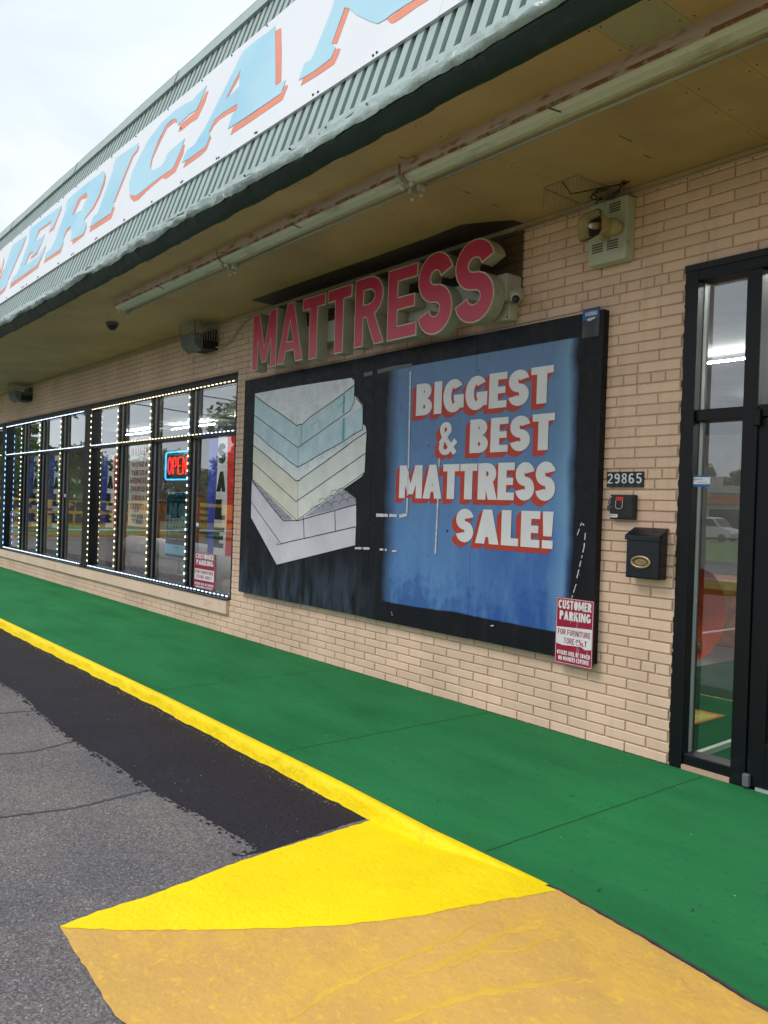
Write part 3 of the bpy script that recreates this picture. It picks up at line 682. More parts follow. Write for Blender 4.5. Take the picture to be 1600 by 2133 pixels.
for (p, q, z0, z1, hdr) in brs[298:]: brick_geo(m_, p, q, z0, z1)
m_.build('brickwork', M_brick, wall, 'stuff')
# grime and paint crumbs in the joint where the wall meets the walk
mb = MB(); x = -9.0
while x < -2.82:
    L_ = random.uniform(.02, .12); w_ = random.uniform(.004, .016)
    mb.quad((x, -.0005, .0022), (x, -w_*random.random()-.003, .0024), (x+L_*.5, -w_-.002, .0024), (x+L_, -w_*random.random()-.003, .0024), (x+L_, -.0005, .0022)); x += L_*random.uniform(.8, 1.1)
mb.build('base_grime', pm('base_grime', (.045, .045, .035), .9, .4, 30, c2=(.40, .28, .20), f2=.54, s2=22, w2=.03), None, 'stuff')
# moulding and conduit under the soffit
MB().box(-26.2, -.022, SOF-.035, 5, .002, SOF-.001).build('moulding', M_trim, wall, bevel=.006)
cond = MB().tube([(-7.6, -.03, SOF-.045), (-7.9, -.03, SOF-.05), (-8.25, -.03, SOF-.06), (-8.45, -.03, SOF-.13), (-8.62, -.03, SOF-.24), (-8.8, -.04, SOF-.30), (-8.98, -.06, SOF-.31)], .011).build('conduit', M_trim, wall, smooth=True)
MB().tube([(5, -.032, SOF-.05), (-3.0, -.032, SOF-.05), (-4.2, -.032, SOF-.05)], .007).build('conduit', M_trim, wall, smooth=True)
MB().tube([(-16.3, -.03, SOF-.1), (-16.1, -.03, SOF-.03), (-14, -.03, SOF-.06), (-9.9, -.03, SOF-.06)], .008).build('conduit', M_trim, wall, smooth=True)

# ================================================================== SHOP WINDOWS
def panes(x0, x1, n, label, leds, sillx):
    w = thing('shop_window', label, 'window', (x0, .05, .40), 'black framed shop windows')
    FY0, FY1, GY = .012, .115, .085
    fr = MB(); fr.box(x0, FY0, 3.005, x1, FY1+.05, 3.068); fr.box(x0, FY0, .402, x1, FY1+.05, .455); fr.box(x0, FY0, .455, x0+.05, FY1, 3.005); fr.box(x1-.05, FY0, .455, x1, FY1, 3.005)
    fr.build('frame', M_black, w, bevel=.003)
    pw = (x1-x0)/n
    for i in range(1, n):
        c = x0+i*pw; MB().box(c-.028, FY0-.004, .455, c+.028, FY1, 3.005).build('mullion', M_black, w, bevel=.003)
        mb = MB(); mb.box(c+.0281, FY0+.03, .455, c+.034, FY1-.05, 3.005); mb.build('glazing_bead', M_trim_al, w)
    for i in range(n):
        a = x0+i*pw+(.028 if i else .05); b = x0+(i+1)*pw-(.028 if i < n-1 else .05)
        MB().box(a, FY0+.01, 2.355, b, FY1, 2.408).build('transom_bar', M_black, w, bevel=.003)
        for z0, z1 in ((.455, 2.355), (2.408, 3.005)):
            MB().quad((a, GY, z0), (b, GY, z0), (b, GY, z1), (a, GY, z1)).build('pane', M_glass, w)
    return w
M_beadl = pm('pale_bead', (.30, .32, .31), .4)
M_trim_al = pm('worn_bead', (.16, .155, .15), .4)
w1 = panes(-13.44, -8.53, 4, 'black framed four column shop window beside the painted board, OPEN neon inside', None, None)
w2 = panes(-18.62, -13.69, 4, 'black framed four column shop window outlined in blue white lights, second from the board', None, None)
w3 = panes(-23.9, -18.87, 4, 'black framed shop window farthest left, cut off by the photo edge', None, None)
for x0, x1, lb in ((-13.69, -13.44, 'dark painted post between the two nearer shop windows'), (-18.87, -18.62, 'dark painted post left of the blue lit shop window'), (-26.2, -23.9, 'dark painted pier at the far left end of the shop windows')):
    tag(MB().box(x0+.001, .004, .402, x1-.001, .2, 3.068).build('window_post', M_blackp, bevel=.004), lb, 'post')
o = MB().box(-26.2, -.038, .234, -8.575, .012, .398).build('window_sill', M_sill, wall, bevel=.006)
MB().box(-26.2, -.05, .399, -8.56, .02, .415).build('sill_flashing', M_blackp, wall)
# sagging dark lintel flashing
MB().box(-26.2, -.006, 3.066, -8.52, .012, 3.085).build('lintel', M_caulk, wall)

# LED strips -------------------------------------------------------
def ledstrip(name_lbl, segs):
    t = thing('string_lights', name_lbl, 'string lights', (segs[0][0][0], -.01, segs[0][0][2]), 'LED light strips round the shop windows')
    tape = MB(); byc = {}
    for a, b, em, sp, ln in segs:
        a, b = Vector(a), Vector(b); d = (b-a); L = d.length; d.normalize(); tape.bar(a, b, .010, .004, up=(0, 1, 0))
        k = int(L/sp)
        for i in range(k):
            p = a+d*(sp*(i+.5)); e = em[int(i*len(em)/k)] if isinstance(em, (list, tuple)) else em
            byc.setdefault(e.name, (e, MB()))[1].bar(p-d*ln/2+Vector((0, -.006, 0)), p+d*ln/2+Vector((0, -.006, 0)), .010, .009)
    tape.build('light_tape', M_grey, t)
    for e, mb in byc.values(): mb.build('diode', e, t, 'stuff')
for (x0, x1, w) in ((-13.44, -8.53, 0), (-18.62, -13.69, 1)):
    Y = .004; pw = (x1-x0)/4; S = []
    top = E_cool if w else E_warm
    S.append(((x0+.03, Y, 2.99), (x1-.02, Y, 2.99), top, .105, .034))
    S.append(((x0+.03, Y, .44), (x1-.02, Y, .44), E_cool, .105, .034))
    S.append(((x0+.05, Y, 2.40), (x1-.02, Y, 2.40), E_cool if w else (E_cool, E_warm, E_warm, E_warm, E_cool), .105, .034))
    for i in range(4):
        xx = x0+i*pw-(.032 if i else -.03)
        em = (E_blue if i == 0 else (E_green, E_warm)) if w else ((E_warm, E_warm, E_warm) if i < 3 else (E_cool, E_green, E_warm, E_warm, E_warm))
        if isinstance(em, tuple): em = em*4
        S.append(((xx, Y, .47), (xx, Y, 2.98), em, .12 if (w and i == 0) else .095, .05 if (w and i == 0) else .026))
    ledstrip('blue white LED strips outlining the second shop window' if w else 'warm white LED strips outlining the shop window nearest the painted board', S)
ledstrip('LED strips on the farthest shop window at the photo edge', [((-23.8, .004, 2.99), (-18.9, .004, 2.99), E_cool, .075, .04), ((-23.8, .004, .44), (-18.9, .004, .44), E_cool, .075, .04), ((-18.9-1.25, .004, .47), (-18.9-1.25, .004, 2.98), E_warm, .085, .03), ((-23.8, .004, 2.4), (-18.9, .004, 2.4), E_warm, .075, .04)])

# ================================================================== CANOPY
can = thing('canopy', 'sage green ribbed metal mansard canopy with crumpled lower edge above the walk', 'canopy', (-8, -1.8, 3.73))
XL, XR = -26, 4.5
x = XL; edges = []
seams = [-1.98]
k = -2.29
while k > XL: seams.append(k); k -= 1.22
seams = [XR, 3.3, 2.08, .86, -.36]+seams[0:]
seams = sorted(set(seams+[XL]))
for a, b in zip(seams, seams[1:]):
    pt = abs(a+2.29) < .01
    MB().box(a+.001, -1.70, SOF, b-.001, -1.245, SOF+.02+(0 if not pt else -.003)).build('soffit_panel', M_soffit2 if pt else M_soffit, can)
    MB().box(a+.001, -1.242, SOF, b-.001, -.0, SOF+.02).build('soffit_panel', M_soffit, can)
MB().box(XL, -1.70, SOF+.021, XR, .0, SOF+.04).build('soffit_backing', M_stain, can)
# dark return under the flashing
from mathutils import noise as mn
def nz1(x, s=1): return 1.7*mn.noise(Vector((x*1.6*s, 3.3, 1.1)))+.9*mn.noise(Vector((x*5.1*s, 7.7, 2)))
mb = MB(); n = 0; xs = [XL+i*.05 for i in range(int((XR-XL)/.05)+1)]
edge = [MZ+.016*nz1(x)+.012*mn.noise(Vector((x*9, 0, 5)))+.003*random.uniform(-1, 1) for x in xs]
for x, e_ in zip(xs, edge):
    w_ = .008*nz1(x*1.7)+random.uniform(-.002, .002)
    for (y, z) in ((-1.695, SOF-.002+.004*nz1(x*2)), (-1.715+w_*.3, SOF+.004+.004*nz1(x*2)), (-1.745+w_, SOF+.035), (-1.775+w_*.6, e_-.02), (-1.790, e_+.0), (-1.79, e_+.08)): mb.v.append((x, y, z))
for i in range(len(xs)-1):
    for k in range(5): a = i*6+k; mb.f.append((a, a+1, a+7, a+6))
mb.build('fascia_return', M_dgreen, can, smooth=True)
# crumpled flashing strip
mb = MB(); J = 7; xs2 = [XL+i*.035 for i in range(int((XR-XL)/.035)+1)]
for x in xs2:
    top = .125+.014*nz1(x*.9+4)
    for j in range(J):
        t = j/(J-1); s = -.005+(top+.005)*t
        d = .022+(.026*(1-t)+.006)*nz1(x*1.3+j*.35)+.016*(1-abs(2*t-.8))*abs(mn.noise(Vector((x*7, j*.8, 9))))*2-.004+random.uniform(-.002, .002)+(.006 if j == 1 else 0)
        p = mmap(x, s, max(d, .012)+.022*(1-t)*0)
        if j == 0:
            i_ = min(len(edge)-1, int((x-XL)/.05)); p = (p[0], -1.797-.004*nz1(x*5), edge[i_]-.002)
        mb.v.append(p)
for i in range(len(xs2)-1):
    for j in range(J-1): a = i*J+j; mb.f.append((a, a+J, a+J+1, a+1))
mb.build('flashing', M_flash, can, smooth=True)
# base sheet, ribs, cap
MB().quad(mmap(XL, .02, -.022), mmap(XR, .02, -.022), mmap(XR, 2.25, -.022), mmap(XL, 2.25, -.022)).build('metal_sheet', M_groove, can)
def rib_mesh(wd):
    mb = MB(); a = wd/2; h = .004; b = -.022
    pr = [(-a-.006, b), (-a, h), (a, h), (a+.006, b)]
    for s in (.06, 2.2):
        for (x, d) in pr: mb.v.append(mmap(x, s, d))
    mb.f = [(0, 1, 5, 4), (1, 2, 6, 5), (2, 3, 7, 6), (3, 2, 1, 0)]
    me = bpy.data.meshes.new('metal_rib'); me.from_pydata([tuple(Vector(v)-can.location+Vector((can.location.x, 0, 0))) for v in mb.v], [], mb.f); me.materials.append(M_sage); return me
ribs = [rib_mesh(w) for w in (.062, .066, .072)]
x = -25.8; k = 0
while x < 4.3:
    o = bpy.data.objects.new('metal_rib', ribs[0 if k % 5 else 2] if k % 3 else ribs[1]); col.objects.link(o); o.parent = can; o.location = (x-can.location.x, 0, 0)
    x += .111 if k % 5 else .122; k += 1
mb = MB(); xs3 = [XL+i*.4 for i in range(int((XR-XL)/.4)+1)]
for x in xs3:
    j = .012*nz1(x*.7)
    for s, d in ((2.135, .004), (2.14, .03), (2.295+j, .034), (2.32+j, .0), (2.32+j, -.2)): mb.v.append(mmap(x, s, d))
for i in range(len(xs3)-1):
    for k in range(4): a = i*5+k; mb.f.append((a, a+5, a+6, a+1))
mb.build('cap_flashing', M_sage, can)
mb = MB()
for x in xs3: mb.v += [mmap(x, 2.296+.012*nz1(x*.7), .0355), mmap(x, 2.325+.012*nz1(x*.7), .012)]
for i in range(len(xs3)-1): a = i*2; mb.f.append((a, a+2, a+3, a+1))
mb.build('cap_fringe', M_capfringe, can)  # blue fringing of the bright sky along the cap, painted as a strip
for x in (-11.1, -8.0, -14.2, -4.9):
    MB().box(0, 0, 0, 0, 0, 0)
    a, b = mmap(x, 2.14, .033), mmap(x, 2.3, .037); MB().bar(a, b, .008, .003).build('cap_seam', M_groove, can)
mb = MB()
x = -16
while x < 3: s = .085+.02*nz1(x*3); p = Vector(mmap(x, s, .02)); mb.ell(p, .009, .009, .009, 6, 4); x += random.choice((.42, .55, .6))
mb.build('screw', M_screw, can, 'stuff')
# dark square of old paint above the letters, and repair plates
ext([[(-7.75, -.001), (-7.75, -.30), (-6.2, -.31), (-5.6, -.30), (-4.9, -.31), (-4.5, -.33), (-4.3, -.22), (-4.16, -.12), (-4.16, -.001)]], lambda x, y, d: (x, y, SOF-d), .0, .002, 'old_paint_patch', M_stain, can)
mb = MB()
for xs_ in seams[1:-1]:
    for side in (-.03, .03):
        for yy in (-1.66, -1.45, -1.15, -.85, -.55, -.25): mb.ell((xs_+side+random.uniform(-.006, .006), yy+random.uniform(-.02, .02), SOF-.0005), .006, .006, .002, 6, 3)
mb.build('soffit_screw', M_vent, can, 'stuff')
mb = MB()
for u, v, L in ((830, 325, .22), (1290, 282, .5), (1340, 322, .3), (965, 398, .3), (1025, 425, .25)):
    p = Vector((*G(u, v, SOF), SOF-.0015)); mb.bar(p, p+Vector((.006, .12*L*2, 0)), .006, .001)
mb.build('soffit_crack', M_stain, can)

# ------------------------------------------------------------------ big sign on the canopy
sign = thing('roof_sign', 'long white painted sign on the canopy reading AMERICAN in sky blue with orange shadows', 'sign', (-8, -1.7, 4.3))
S0, S1 = .445, 1.80
MB_ = MB()
sx_ = [-24, -20.4, -17.9, -15.5, -13.1, -10.66, -8.22, -5.78, -3.34, -.9, 1.54, 4.2]
for a, b in zip(sx_, sx_[1:]):
    ext([rc(a+.001, S0+.004*nz1(a), b-.001, S1)], mmap, .004, .022, 'sign_panel', M_white, sign)
def zA(p): return Mp(p[0]/4, 300+p[1]/4)
def zB(p): return Mp(350+p[0]/4, p[1]/4)
def z1_(p): return Mp(p[0]/2, p[1]/2)
def zp(p): return Mp(*p)
BL = []; OR = []; HO = []
def L(f, blue, oranges, holes=()):
    if blue: BL.append(([f(p) for p in blue], [[f(p) for p in h] for h in holes]))
    for o_ in oranges: OR.append([f(p) for p in o_])
L(zA, [(985, 130), (1172, 2), (1160, 60), (1120, 110), (965, 495), (962, 530), (940, 588), (762, 708), (800, 610), (830, 590), (965, 215), (960, 205)],
  [[(1180, 30), (1165, 75), (1130, 115), (975, 495), (963, 497), (1120, 105), (1155, 60), (1170, 32)], [(975, 540), (945, 630), (760, 745), (775, 700), (935, 595), (965, 535)]])
L(z1_, [(872, 362), (858, 398), (838, 445), (828, 465), (800, 482), (768, 512), (752, 528), (748, 512), (742, 500), (725, 505), (700, 530), (670, 590), (645, 655), (636, 690), (636, 712), (650, 715), (680, 700), (698, 675), (705, 650), (725, 630), (780, 583), (768, 622), (735, 700), (725, 712), (690, 735), (640, 772), (600, 805), (575, 822), (555, 820), (548, 800), (548, 770), (560, 725), (590, 660), (630, 585), (680, 520), (740, 465), (780, 440), (812, 425), (824, 408)],
  [[(878, 383), (865, 430), (832, 500), (800, 520), (765, 550), (752, 555), (760, 525), (828, 468), (866, 392)],
   [(772, 497), (755, 492), (735, 497), (705, 527), (675, 582), (645, 650), (633, 690), (636, 712), (645, 668), (678, 595), (706, 540), (735, 515), (750, 518), (752, 530), (765, 515)],
   [(780, 608), (772, 650), (740, 722), (700, 752), (685, 747), (620, 802), (585, 838), (565, 845), (552, 830), (548, 812), (558, 822), (580, 818), (640, 772), (690, 732), (725, 712), (738, 690), (772, 612)]])
L(zB, [(912, 235), (914, 280), (918, 560), (918, 733), (1002, 685), (985, 740), (965, 795), (780, 920), (600, 1040), (520, 1090), (555, 975), (598, 930), (600, 880), (560, 905), (480, 955), (410, 1015), (380, 1075), (362, 1115), (372, 1140), (350, 1200), (330, 1240), (260, 1290), (200, 1335), (138, 1368), (160, 1300), (185, 1260), (240, 1222), (280, 1155), (330, 1080), (370, 1000), (480, 780), (560, 620), (620, 490), (655, 435), (760, 350), (860, 280)],
  [[(915, 275), (962, 250), (964, 300), (968, 450), (966, 600), (965, 692), (918, 733), (916, 600), (914, 400)],
   [(1022, 727), (1000, 785), (975, 848), (700, 1035), (540, 1140), (562, 1072), (960, 800), (995, 728)],
   [(598, 878), (600, 932), (560, 945), (520, 965), (450, 1010), (400, 1065), (375, 1112), (360, 1115), (378, 1070), (408, 1012), (478, 952), (540, 908)],
   [(370, 1145), (380, 1158), (342, 1258), (290, 1310), (220, 1360), (145, 1412), (165, 1358), (200, 1335), (330, 1238)],
   [(626, 598), (622, 645), (515, 832), (502, 838)]], [[(626, 598), (618, 660), (614, 735), (600, 748), (550, 800), (502, 838)]])
L(zp, [(735, -90), (703.7, 0), (697, 25), (660, 117), (654, 129), (640, 137), (628, 172), (662, 152), (695, 127), (705, 104), (697, 96), (724, 21), (732, 22), (750, 37), (775, 49), (792, 55), (810, 46), (820, 37), (850, 17), (880, 0), (960, -60), (900, -110)],
  [[(725, 21), (734, 23), (707.5, 96), (697, 96)], [(715, 106), (711, 118), (702, 138), (670, 160), (632, 183), (637, 166), (662, 152), (696, 127), (703, 107)],
   [(812, 46), (818, 53), (825, 54), (840, 45), (875, 20), (908, 0), (960, -40), (940, -50), (884, 0), (850, 17)]])
L(zA, [(585, 468), (700, 368), (880, 232), (893, 250), (885, 310), (845, 430), (790, 540), (722, 632), (722, 655), (738, 672), (735, 700), (712, 760), (605, 818), (614, 760), (605, 692), (575, 715), (542, 800), (545, 830), (520, 885), (388, 975), (400, 915), (440, 885), (480, 800), (570, 540), (565, 520)],
  [[(893, 262), (900, 275), (890, 340), (850, 450), (800, 545), (745, 610), (727, 632), (720, 625), (790, 535), (845, 430), (885, 320)], [(740, 700), (715, 770), (622, 845), (618, 815), (708, 762), (734, 700)],
   [(545, 838), (520, 915), (378, 1002), (390, 970), (515, 888), (538, 838)], [(604, 690), (602, 712), (575, 740), (545, 800), (540, 795), (568, 715)], [(740, 412), (746, 440), (735, 457), (692, 472), (627, 605), (617, 605), (675, 460)]],
  [[(675, 460), (740, 412), (746, 445), (728, 490), (700, 560), (650, 585), (617, 605)]])
L(zA, [(275, 705), (400, 612), (530, 520), (515, 570), (458, 705), (432, 720), (445, 648), (410, 675), (340, 722), (308, 820), (360, 785), (388, 762), (375, 800), (322, 910), (275, 950), (290, 900), (262, 920), (222, 1020), (250, 1005), (330, 945), (397, 850), (385, 900), (325, 1020), (240, 1080), (100, 1175), (120, 1120), (155, 1090), (180, 1030), (255, 820), (262, 730)],
  [[(530, 545), (462, 720), (422, 748), (432, 716), (453, 703), (520, 548)], [(448, 642), (445, 662), (420, 682), (347, 732), (307, 822), (300, 822), (335, 722), (410, 662)],
   [(388, 765), (325, 925), (270, 970), (275, 940), (318, 905), (378, 766)], [(293, 900), (286, 912), (264, 932), (227, 1018), (220, 1018), (253, 916)], [(398, 868), (330, 1040), (95, 1210), (105, 1168), (320, 1016), (388, 870)]])
L(zA, [(120, 848), (237, 768), (205, 850), (80, 1140), (75, 1175), (50, 1212), (20, 1235), (-40, 1262), (-90, 1290), (-80, 1235), (-60, 1200), (0, 1090), (20, 1138), (50, 1050), (100, 900)],
  [[(232, 790), (212, 850), (85, 1140), (76, 1140), (205, 845), (225, 795)], [(75, 1170), (55, 1225), (20, 1262), (-100, 1330), (-90, 1290), (20, 1235), (50, 1210), (68, 1172)], [(46, 945), (22, 1070), (0, 965), (0, 1000), (20, 1105), (48, 985)], [(0, 1088), (20, 1140), (48, 1055), (42, 1055), (20, 1118), (0, 1062)]])
for o_ in OR: ext([o_], mmap, .0225, .024, 'letter_shadow', M_orange, sign)
for b, h in BL: ext([b], mmap, .0245, .026, 'letter', M_sblue, sign, holes=h)
mb = MB(); x = -16
while x < 3:
    for s in (S0+.03, S1-.03, random.uniform(S0+.05, S1-.1) if random.random() < .3 else S0+.035): mb.ell(mmap(x+random.uniform(-.05, .05), s, .024), .010, .008, .010, 6, 4)
    x += random.choice((.18, .5, .62, .75))
mb.build('screw', M_screw, sign, 'stuff')

# ================================================================== STRIP LIGHTS UNDER THE SOFFIT
def strip_light(x0, x1, label):
    t = thing('strip_light', label, 'strip light', (x0, -1.3, SOF), 'fluorescent strip lights under the soffit')
    g = .012
    prof = [(-1.425, SOF), (-1.418, SOF-.105), (-1.36, SOF-.128), (-1.30, SOF-.118), (-1.262, SOF-.06), (-1.25, SOF)]
    def pf(name, pr, mat, a, b, caps=True):
        mb = MB(); n = len(pr)
        for x in (a, b): mb.v += [(x, y, z) for y, z in pr]
        mb.f = [(i, (i+1) % n, (i+1) % n+n, i+n) for i in range(n)]+[tuple(range(n))[::-1], tuple(range(n, 2*n))]
        return mb.build(name, mat, t)
    pf('housing', [(-1.392, SOF), (-1.384, SOF-.07), (-1.25, SOF-.07), (-1.25, SOF)], M_pinkmet, x0+g, x1-g)
    pf('housing_edge', [(-1.386, SOF-.060), (-1.389, SOF-.074), (-1.375, SOF-.077), (-1.375, SOF-.0705)], M_rustm, x0+g, x1-g)
    pf('reflector', [(-1.374, SOF-.0706), (-1.35, SOF-.095), (-1.31, SOF-.112), (-1.27, SOF-.106), (-1.222, SOF-.085), (-1.218, SOF-.078), (-1.249, SOF-.0706)], M_reflect, x0+g*2, x1-g*2)
    for yy in (-1.275, ):
        MB().tube([(x0+.07, yy+.055, SOF-.108), (x1-.07, yy+.055, SOF-.108)], .012, 10).build('lamp_tube', M_tube, t, smooth=True)
    for xx in (x0+.03, x1-.055):
        mb = MB(); mb.box(xx, -1.265, SOF-.145, xx+.025, -1.20, SOF-.09); mb.ell((xx+.012, -1.32, SOF-.125), .02, .018, .02, 8, 5); mb.ell((xx+.012, -1.23, SOF-.178), .018, .02, .012, 8, 5)
        mb.build('lamp_holder', M_holder, t, bevel=.003)
    mb = MB(); mb.bar(((x0+x1)/2-.03, -1.378, SOF-.078), ((x0+x1)/2+.02, -1.34, SOF-.104), .006, .005)
    mb.build('clip', M_vent, t)
strip_light(-8.86, -6.42, 'weathered strip light farthest along the soffit, above the OPEN window')
strip_light(-6.42, -3.98, 'weathered strip light above the MATTRESS letters')
strip_light(-3.98, -1.54, 'rusty strip light on the soffit above the painted brick by the horn speaker')
strip_light(-1.54, .90, 'rusty strip light nearest the camera at the top right corner')

# dome camera
dc = thing('dome_camera', 'small black dome security camera on the soffit', 'security camera', (*G(234, 672, SOF), SOF))
gx, gy = G(234, 672, SOF)
MB().tube([(gx, gy, SOF), (gx, gy, SOF-.035)], .075, 16).build('base', M_grey, dc)
MB().ell((gx, gy, SOF-.035), .062, .062, .062, 16, 6, -90, 0).build('dome', M_mail, dc, smooth=True)

# caged floodlights
def cage_light(x0, x1, label):
    t = thing('floodlight', label, 'floodlight', (x0, 0, 3.4), 'caged floodlights on the wall')
    d = .33; zt, zm, zb = SOF-.01, 3.56, 3.37
    mb = MB()      # hood: sloping front
    pr = [(-d, zm), (-d+.01, zb+.07), (-d+.10, zb), (-d+.12, zb), (-d+.12, zm)]
    for x in (x0+.01, x1-.01): mb.v += [(x, y, z) for y, z in pr]
    n = 5; mb.f = [(i, (i+1) % n, (i+1) % n+n, i+n) for i in range(n)]+[tuple(range(n))[::-1], tuple(range(n, 2*n))]
    mb.build('hood', M_grey, t, bevel=.008)
    MB().box(x0+.02, -d+.121, zb+.03, x1-.02, -.002, zm-.01).build('lamp_body', M_cable, t, bevel=.01)
    mb = MB()
    def w(a, b): mb.bar(a, b, .0045)
    for z in (zt, zt-.06, zt-.16, zm+.0):
        w((x0, -d, z), (x1, -d, z)); w((x1, -d, z), (x1, 0, z)); w((x0, -d, z), (x0, 0, z))
    for i in range(11): x = x0+(x1-x0)*i/10; w((x, -d, zt), (x, -d, zm-.02))
    for i in range(11): y = -d*i/10; w((x1, y, zt), (x1, y, zm-.06)); w((x0, y, zt), (x0, y, zm-.06))
    mb.build('wire_cage', M_wire, t)
    MB().box(x0+.05, -.05, zb+.08, x1-.05, -.001, zm+.1).build('bracket', M_cable, t)
cage_light(-9.42, -9.02, 'caged grey floodlight on the wall left of the MATTRESS letters')
cage_light(-17.2, -16.72, 'caged grey floodlight farther left above the blue lit window')

# ================================================================== CHANNEL LETTERS
YF = -.285; YB = -.165
race = thing('sign_raceway', 'long weathered metal box carrying the MATTRESS letters on the wall', 'sign box', (-6, -.08, 3.25))
MB().box(-7.35, YB, 3.13, -4.17, -.003, 3.33).build('box', M_race, race, bevel=.004)
MB().box(-4.1705, YB+.01, 3.14, -4.166, -.01, 3.32).build('end_plate', M_can, race)
for x in (-7.0, -6.3, -5.6, -4.9, -4.3): MB().box(x-.03, YB-.002, 3.20, x+.03, YB, 3.26).build('bracket', M_grey, race)
def Zc(x, y): return W(500+x/5, 460+y/5, YF)      # zoom of MATTR
def Zd(x, y): return W(800+x/2, y/2, YF)
def Ze(x, y): return W(480+x/2.48, 460+y/2.48, YF)
boxes = []   # letter, left x, right x, z bottom, z top measured on the face plane
def lb(ch, pl, pr, pb, pt, f): boxes.append((ch, f(*pl)[0], f(*pr)[0], f(*pb)[1], f(*pt)[1]))
lb('M', (125, 1565), (370, 1520), (130, 1565), (150, 985), Zc)
lb('A', (385, 1500), (645, 1455), (390, 1500), (560, 845), Zc)
lb('T', (660, 830), (892, 800), (740, 1438), (670, 820), Zc)
lb('T', (922, 745), (1168, 700), (1010, 1380), (925, 735), Zc)
lb('R', (1188, 1325), (1485, 1270), (1190, 1325), (1212, 628), Zc)
lb('E', (808, 620), (958, 590), (810, 622), (820, 262), Ze)
lb('S', (968, 480), (1143, 480), (1060, 583), (1060, 165), Ze)
lb('S', (1160, 400), (1360, 380), (1240, 528), (1290, 88), Ze)
for i, (ch, x0, x1, z0, z1) in enumerate(boxes):
    H = z1-z0; w = x1-x0
    ords = ['first', 'second', 'third', 'fourth', 'fifth', 'sixth', 'seventh', 'eighth']
    nxt = {0: 'the leftmost letter M of the red MATTRESS sign', 1: 'the letter A of the red MATTRESS sign', 2: 'the first letter T of the red MATTRESS sign, beside the A', 3: 'the second letter T of the red MATTRESS sign, beside the R', 4: 'the letter R of the red MATTRESS sign', 5: 'the letter E of the red MATTRESS sign', 6: 'the first letter S of the red MATTRESS sign, beside the E', 7: 'the last letter S of the red MATTRESS sign, by the small camera'}[i]
    t = thing('channel_letter', nxt, 'sign letter', (x0, YB, z0), 'red channel letters')
    th = .215
    WIDS = {'M': .74, 'A': .60, 'T': .50, 'R': .52, 'E': .43, 'S': .52}
    save = WID[ch]; WID[ch] = w/H
    g, gw = glyph(ch, .20 if ch in 'MAR' else .215)
    WID[ch] = save
    P = [[(x0+a*H, z0+b*H) for a, b in q] for q in g]
    outer = [hull_off(p, .004) for p in P]
    ext(outer, wmap(), -YB, -YF-.004, 'letter_can', M_can, t)
    ext(outer, wmap(), -YF-.0039, -YF+.001, 'trim', M_cream, t)
    inner = [hull_off(p, -.0065) for p in P] if ch in 'MAT' else P
    # shrink: face is the glyph drawn a little thinner
    g2, _ = glyph(ch, .20 if ch in 'MAR' else .215)
    WID[ch] = w/H
    def face(t_):
        gg, _ = glyph(ch, t_); return [[(x0+a*H, z0+b*H) for a, b in q] for q in gg]
    fp = face((.20 if ch in 'MAR' else .215))
    WID[ch] = save
    vs, tr = union(fp)
    # inset by removing a band along the boundary
    n_ = len(vs); ec = set()
    for f in tr:
        for k in range(len(f)): ec.add((f[k], f[(k+1) % len(f)]))
    band = [st([vs[a], vs[b]], .013)[0] for (a, b) in ec if (b, a) not in ec]
    ext(fp, wmap(), -YF+.0005, -YF+.0025, 'letter_face', M_red, t, holes=band)
# bullet camera on the raceway end
bc = thing('bullet_camera', 'small white bullet camera on the end of the sign box', 'security camera', (-4.10, -.15, 3.1))
cx_, cz_ = W(1076, 614, -.20)
MB().box(-4.165, -.14, 3.12, -4.13, -.05, 3.2).build('mount', M_can, bc, bevel=.004)
MB().tube([(-4.14, -.11, 3.16), (-4.10, -.14, 3.15), (cx_-.02, -.17, cz_+.03)], .014).build('arm', M_can, bc, smooth=True)
a = Vector((cx_-.03, -.13, cz_+.045)); b = Vector((cx_+.03, -.24, cz_-.045))
MB().tube([a, a+(b-a)*.15, a+(b-a)*.8, a+(b-a)*.95], [.032, .042, .042, .034], 14).build('body', M_can, bc, smooth=True)
MB().ell(tuple(a+(b-a)*.97), .030, .030, .030, 12, 8).build('lens', M_mail, bc, smooth=True)
MB().box(-4.36, -.10, 3.00, -4.19, -.003, 3.128).build('junction_box', M_box, bc, bevel=.004)

# ================================================================== PAINTED BOARD
BY = -.058
def Q4(x, y): return W(480+x/2.48, 460+y/2.48, BY)
def Q3(x, y): return W(760+x/2.806, 640+y/2.806, BY)
board = thing('painted_board', 'big black plywood board painted with a mattress stack and BIGGEST & BEST MATTRESS SALE!', 'sign board', (-5.9, 0, .5))
bz0, bz1 = W(497, 1232, BY)[1], W(1261, 643, BY)[1]
bx0, bx1 = W(504, 1000, BY)[0], W(1247, 1000, BY)[0]
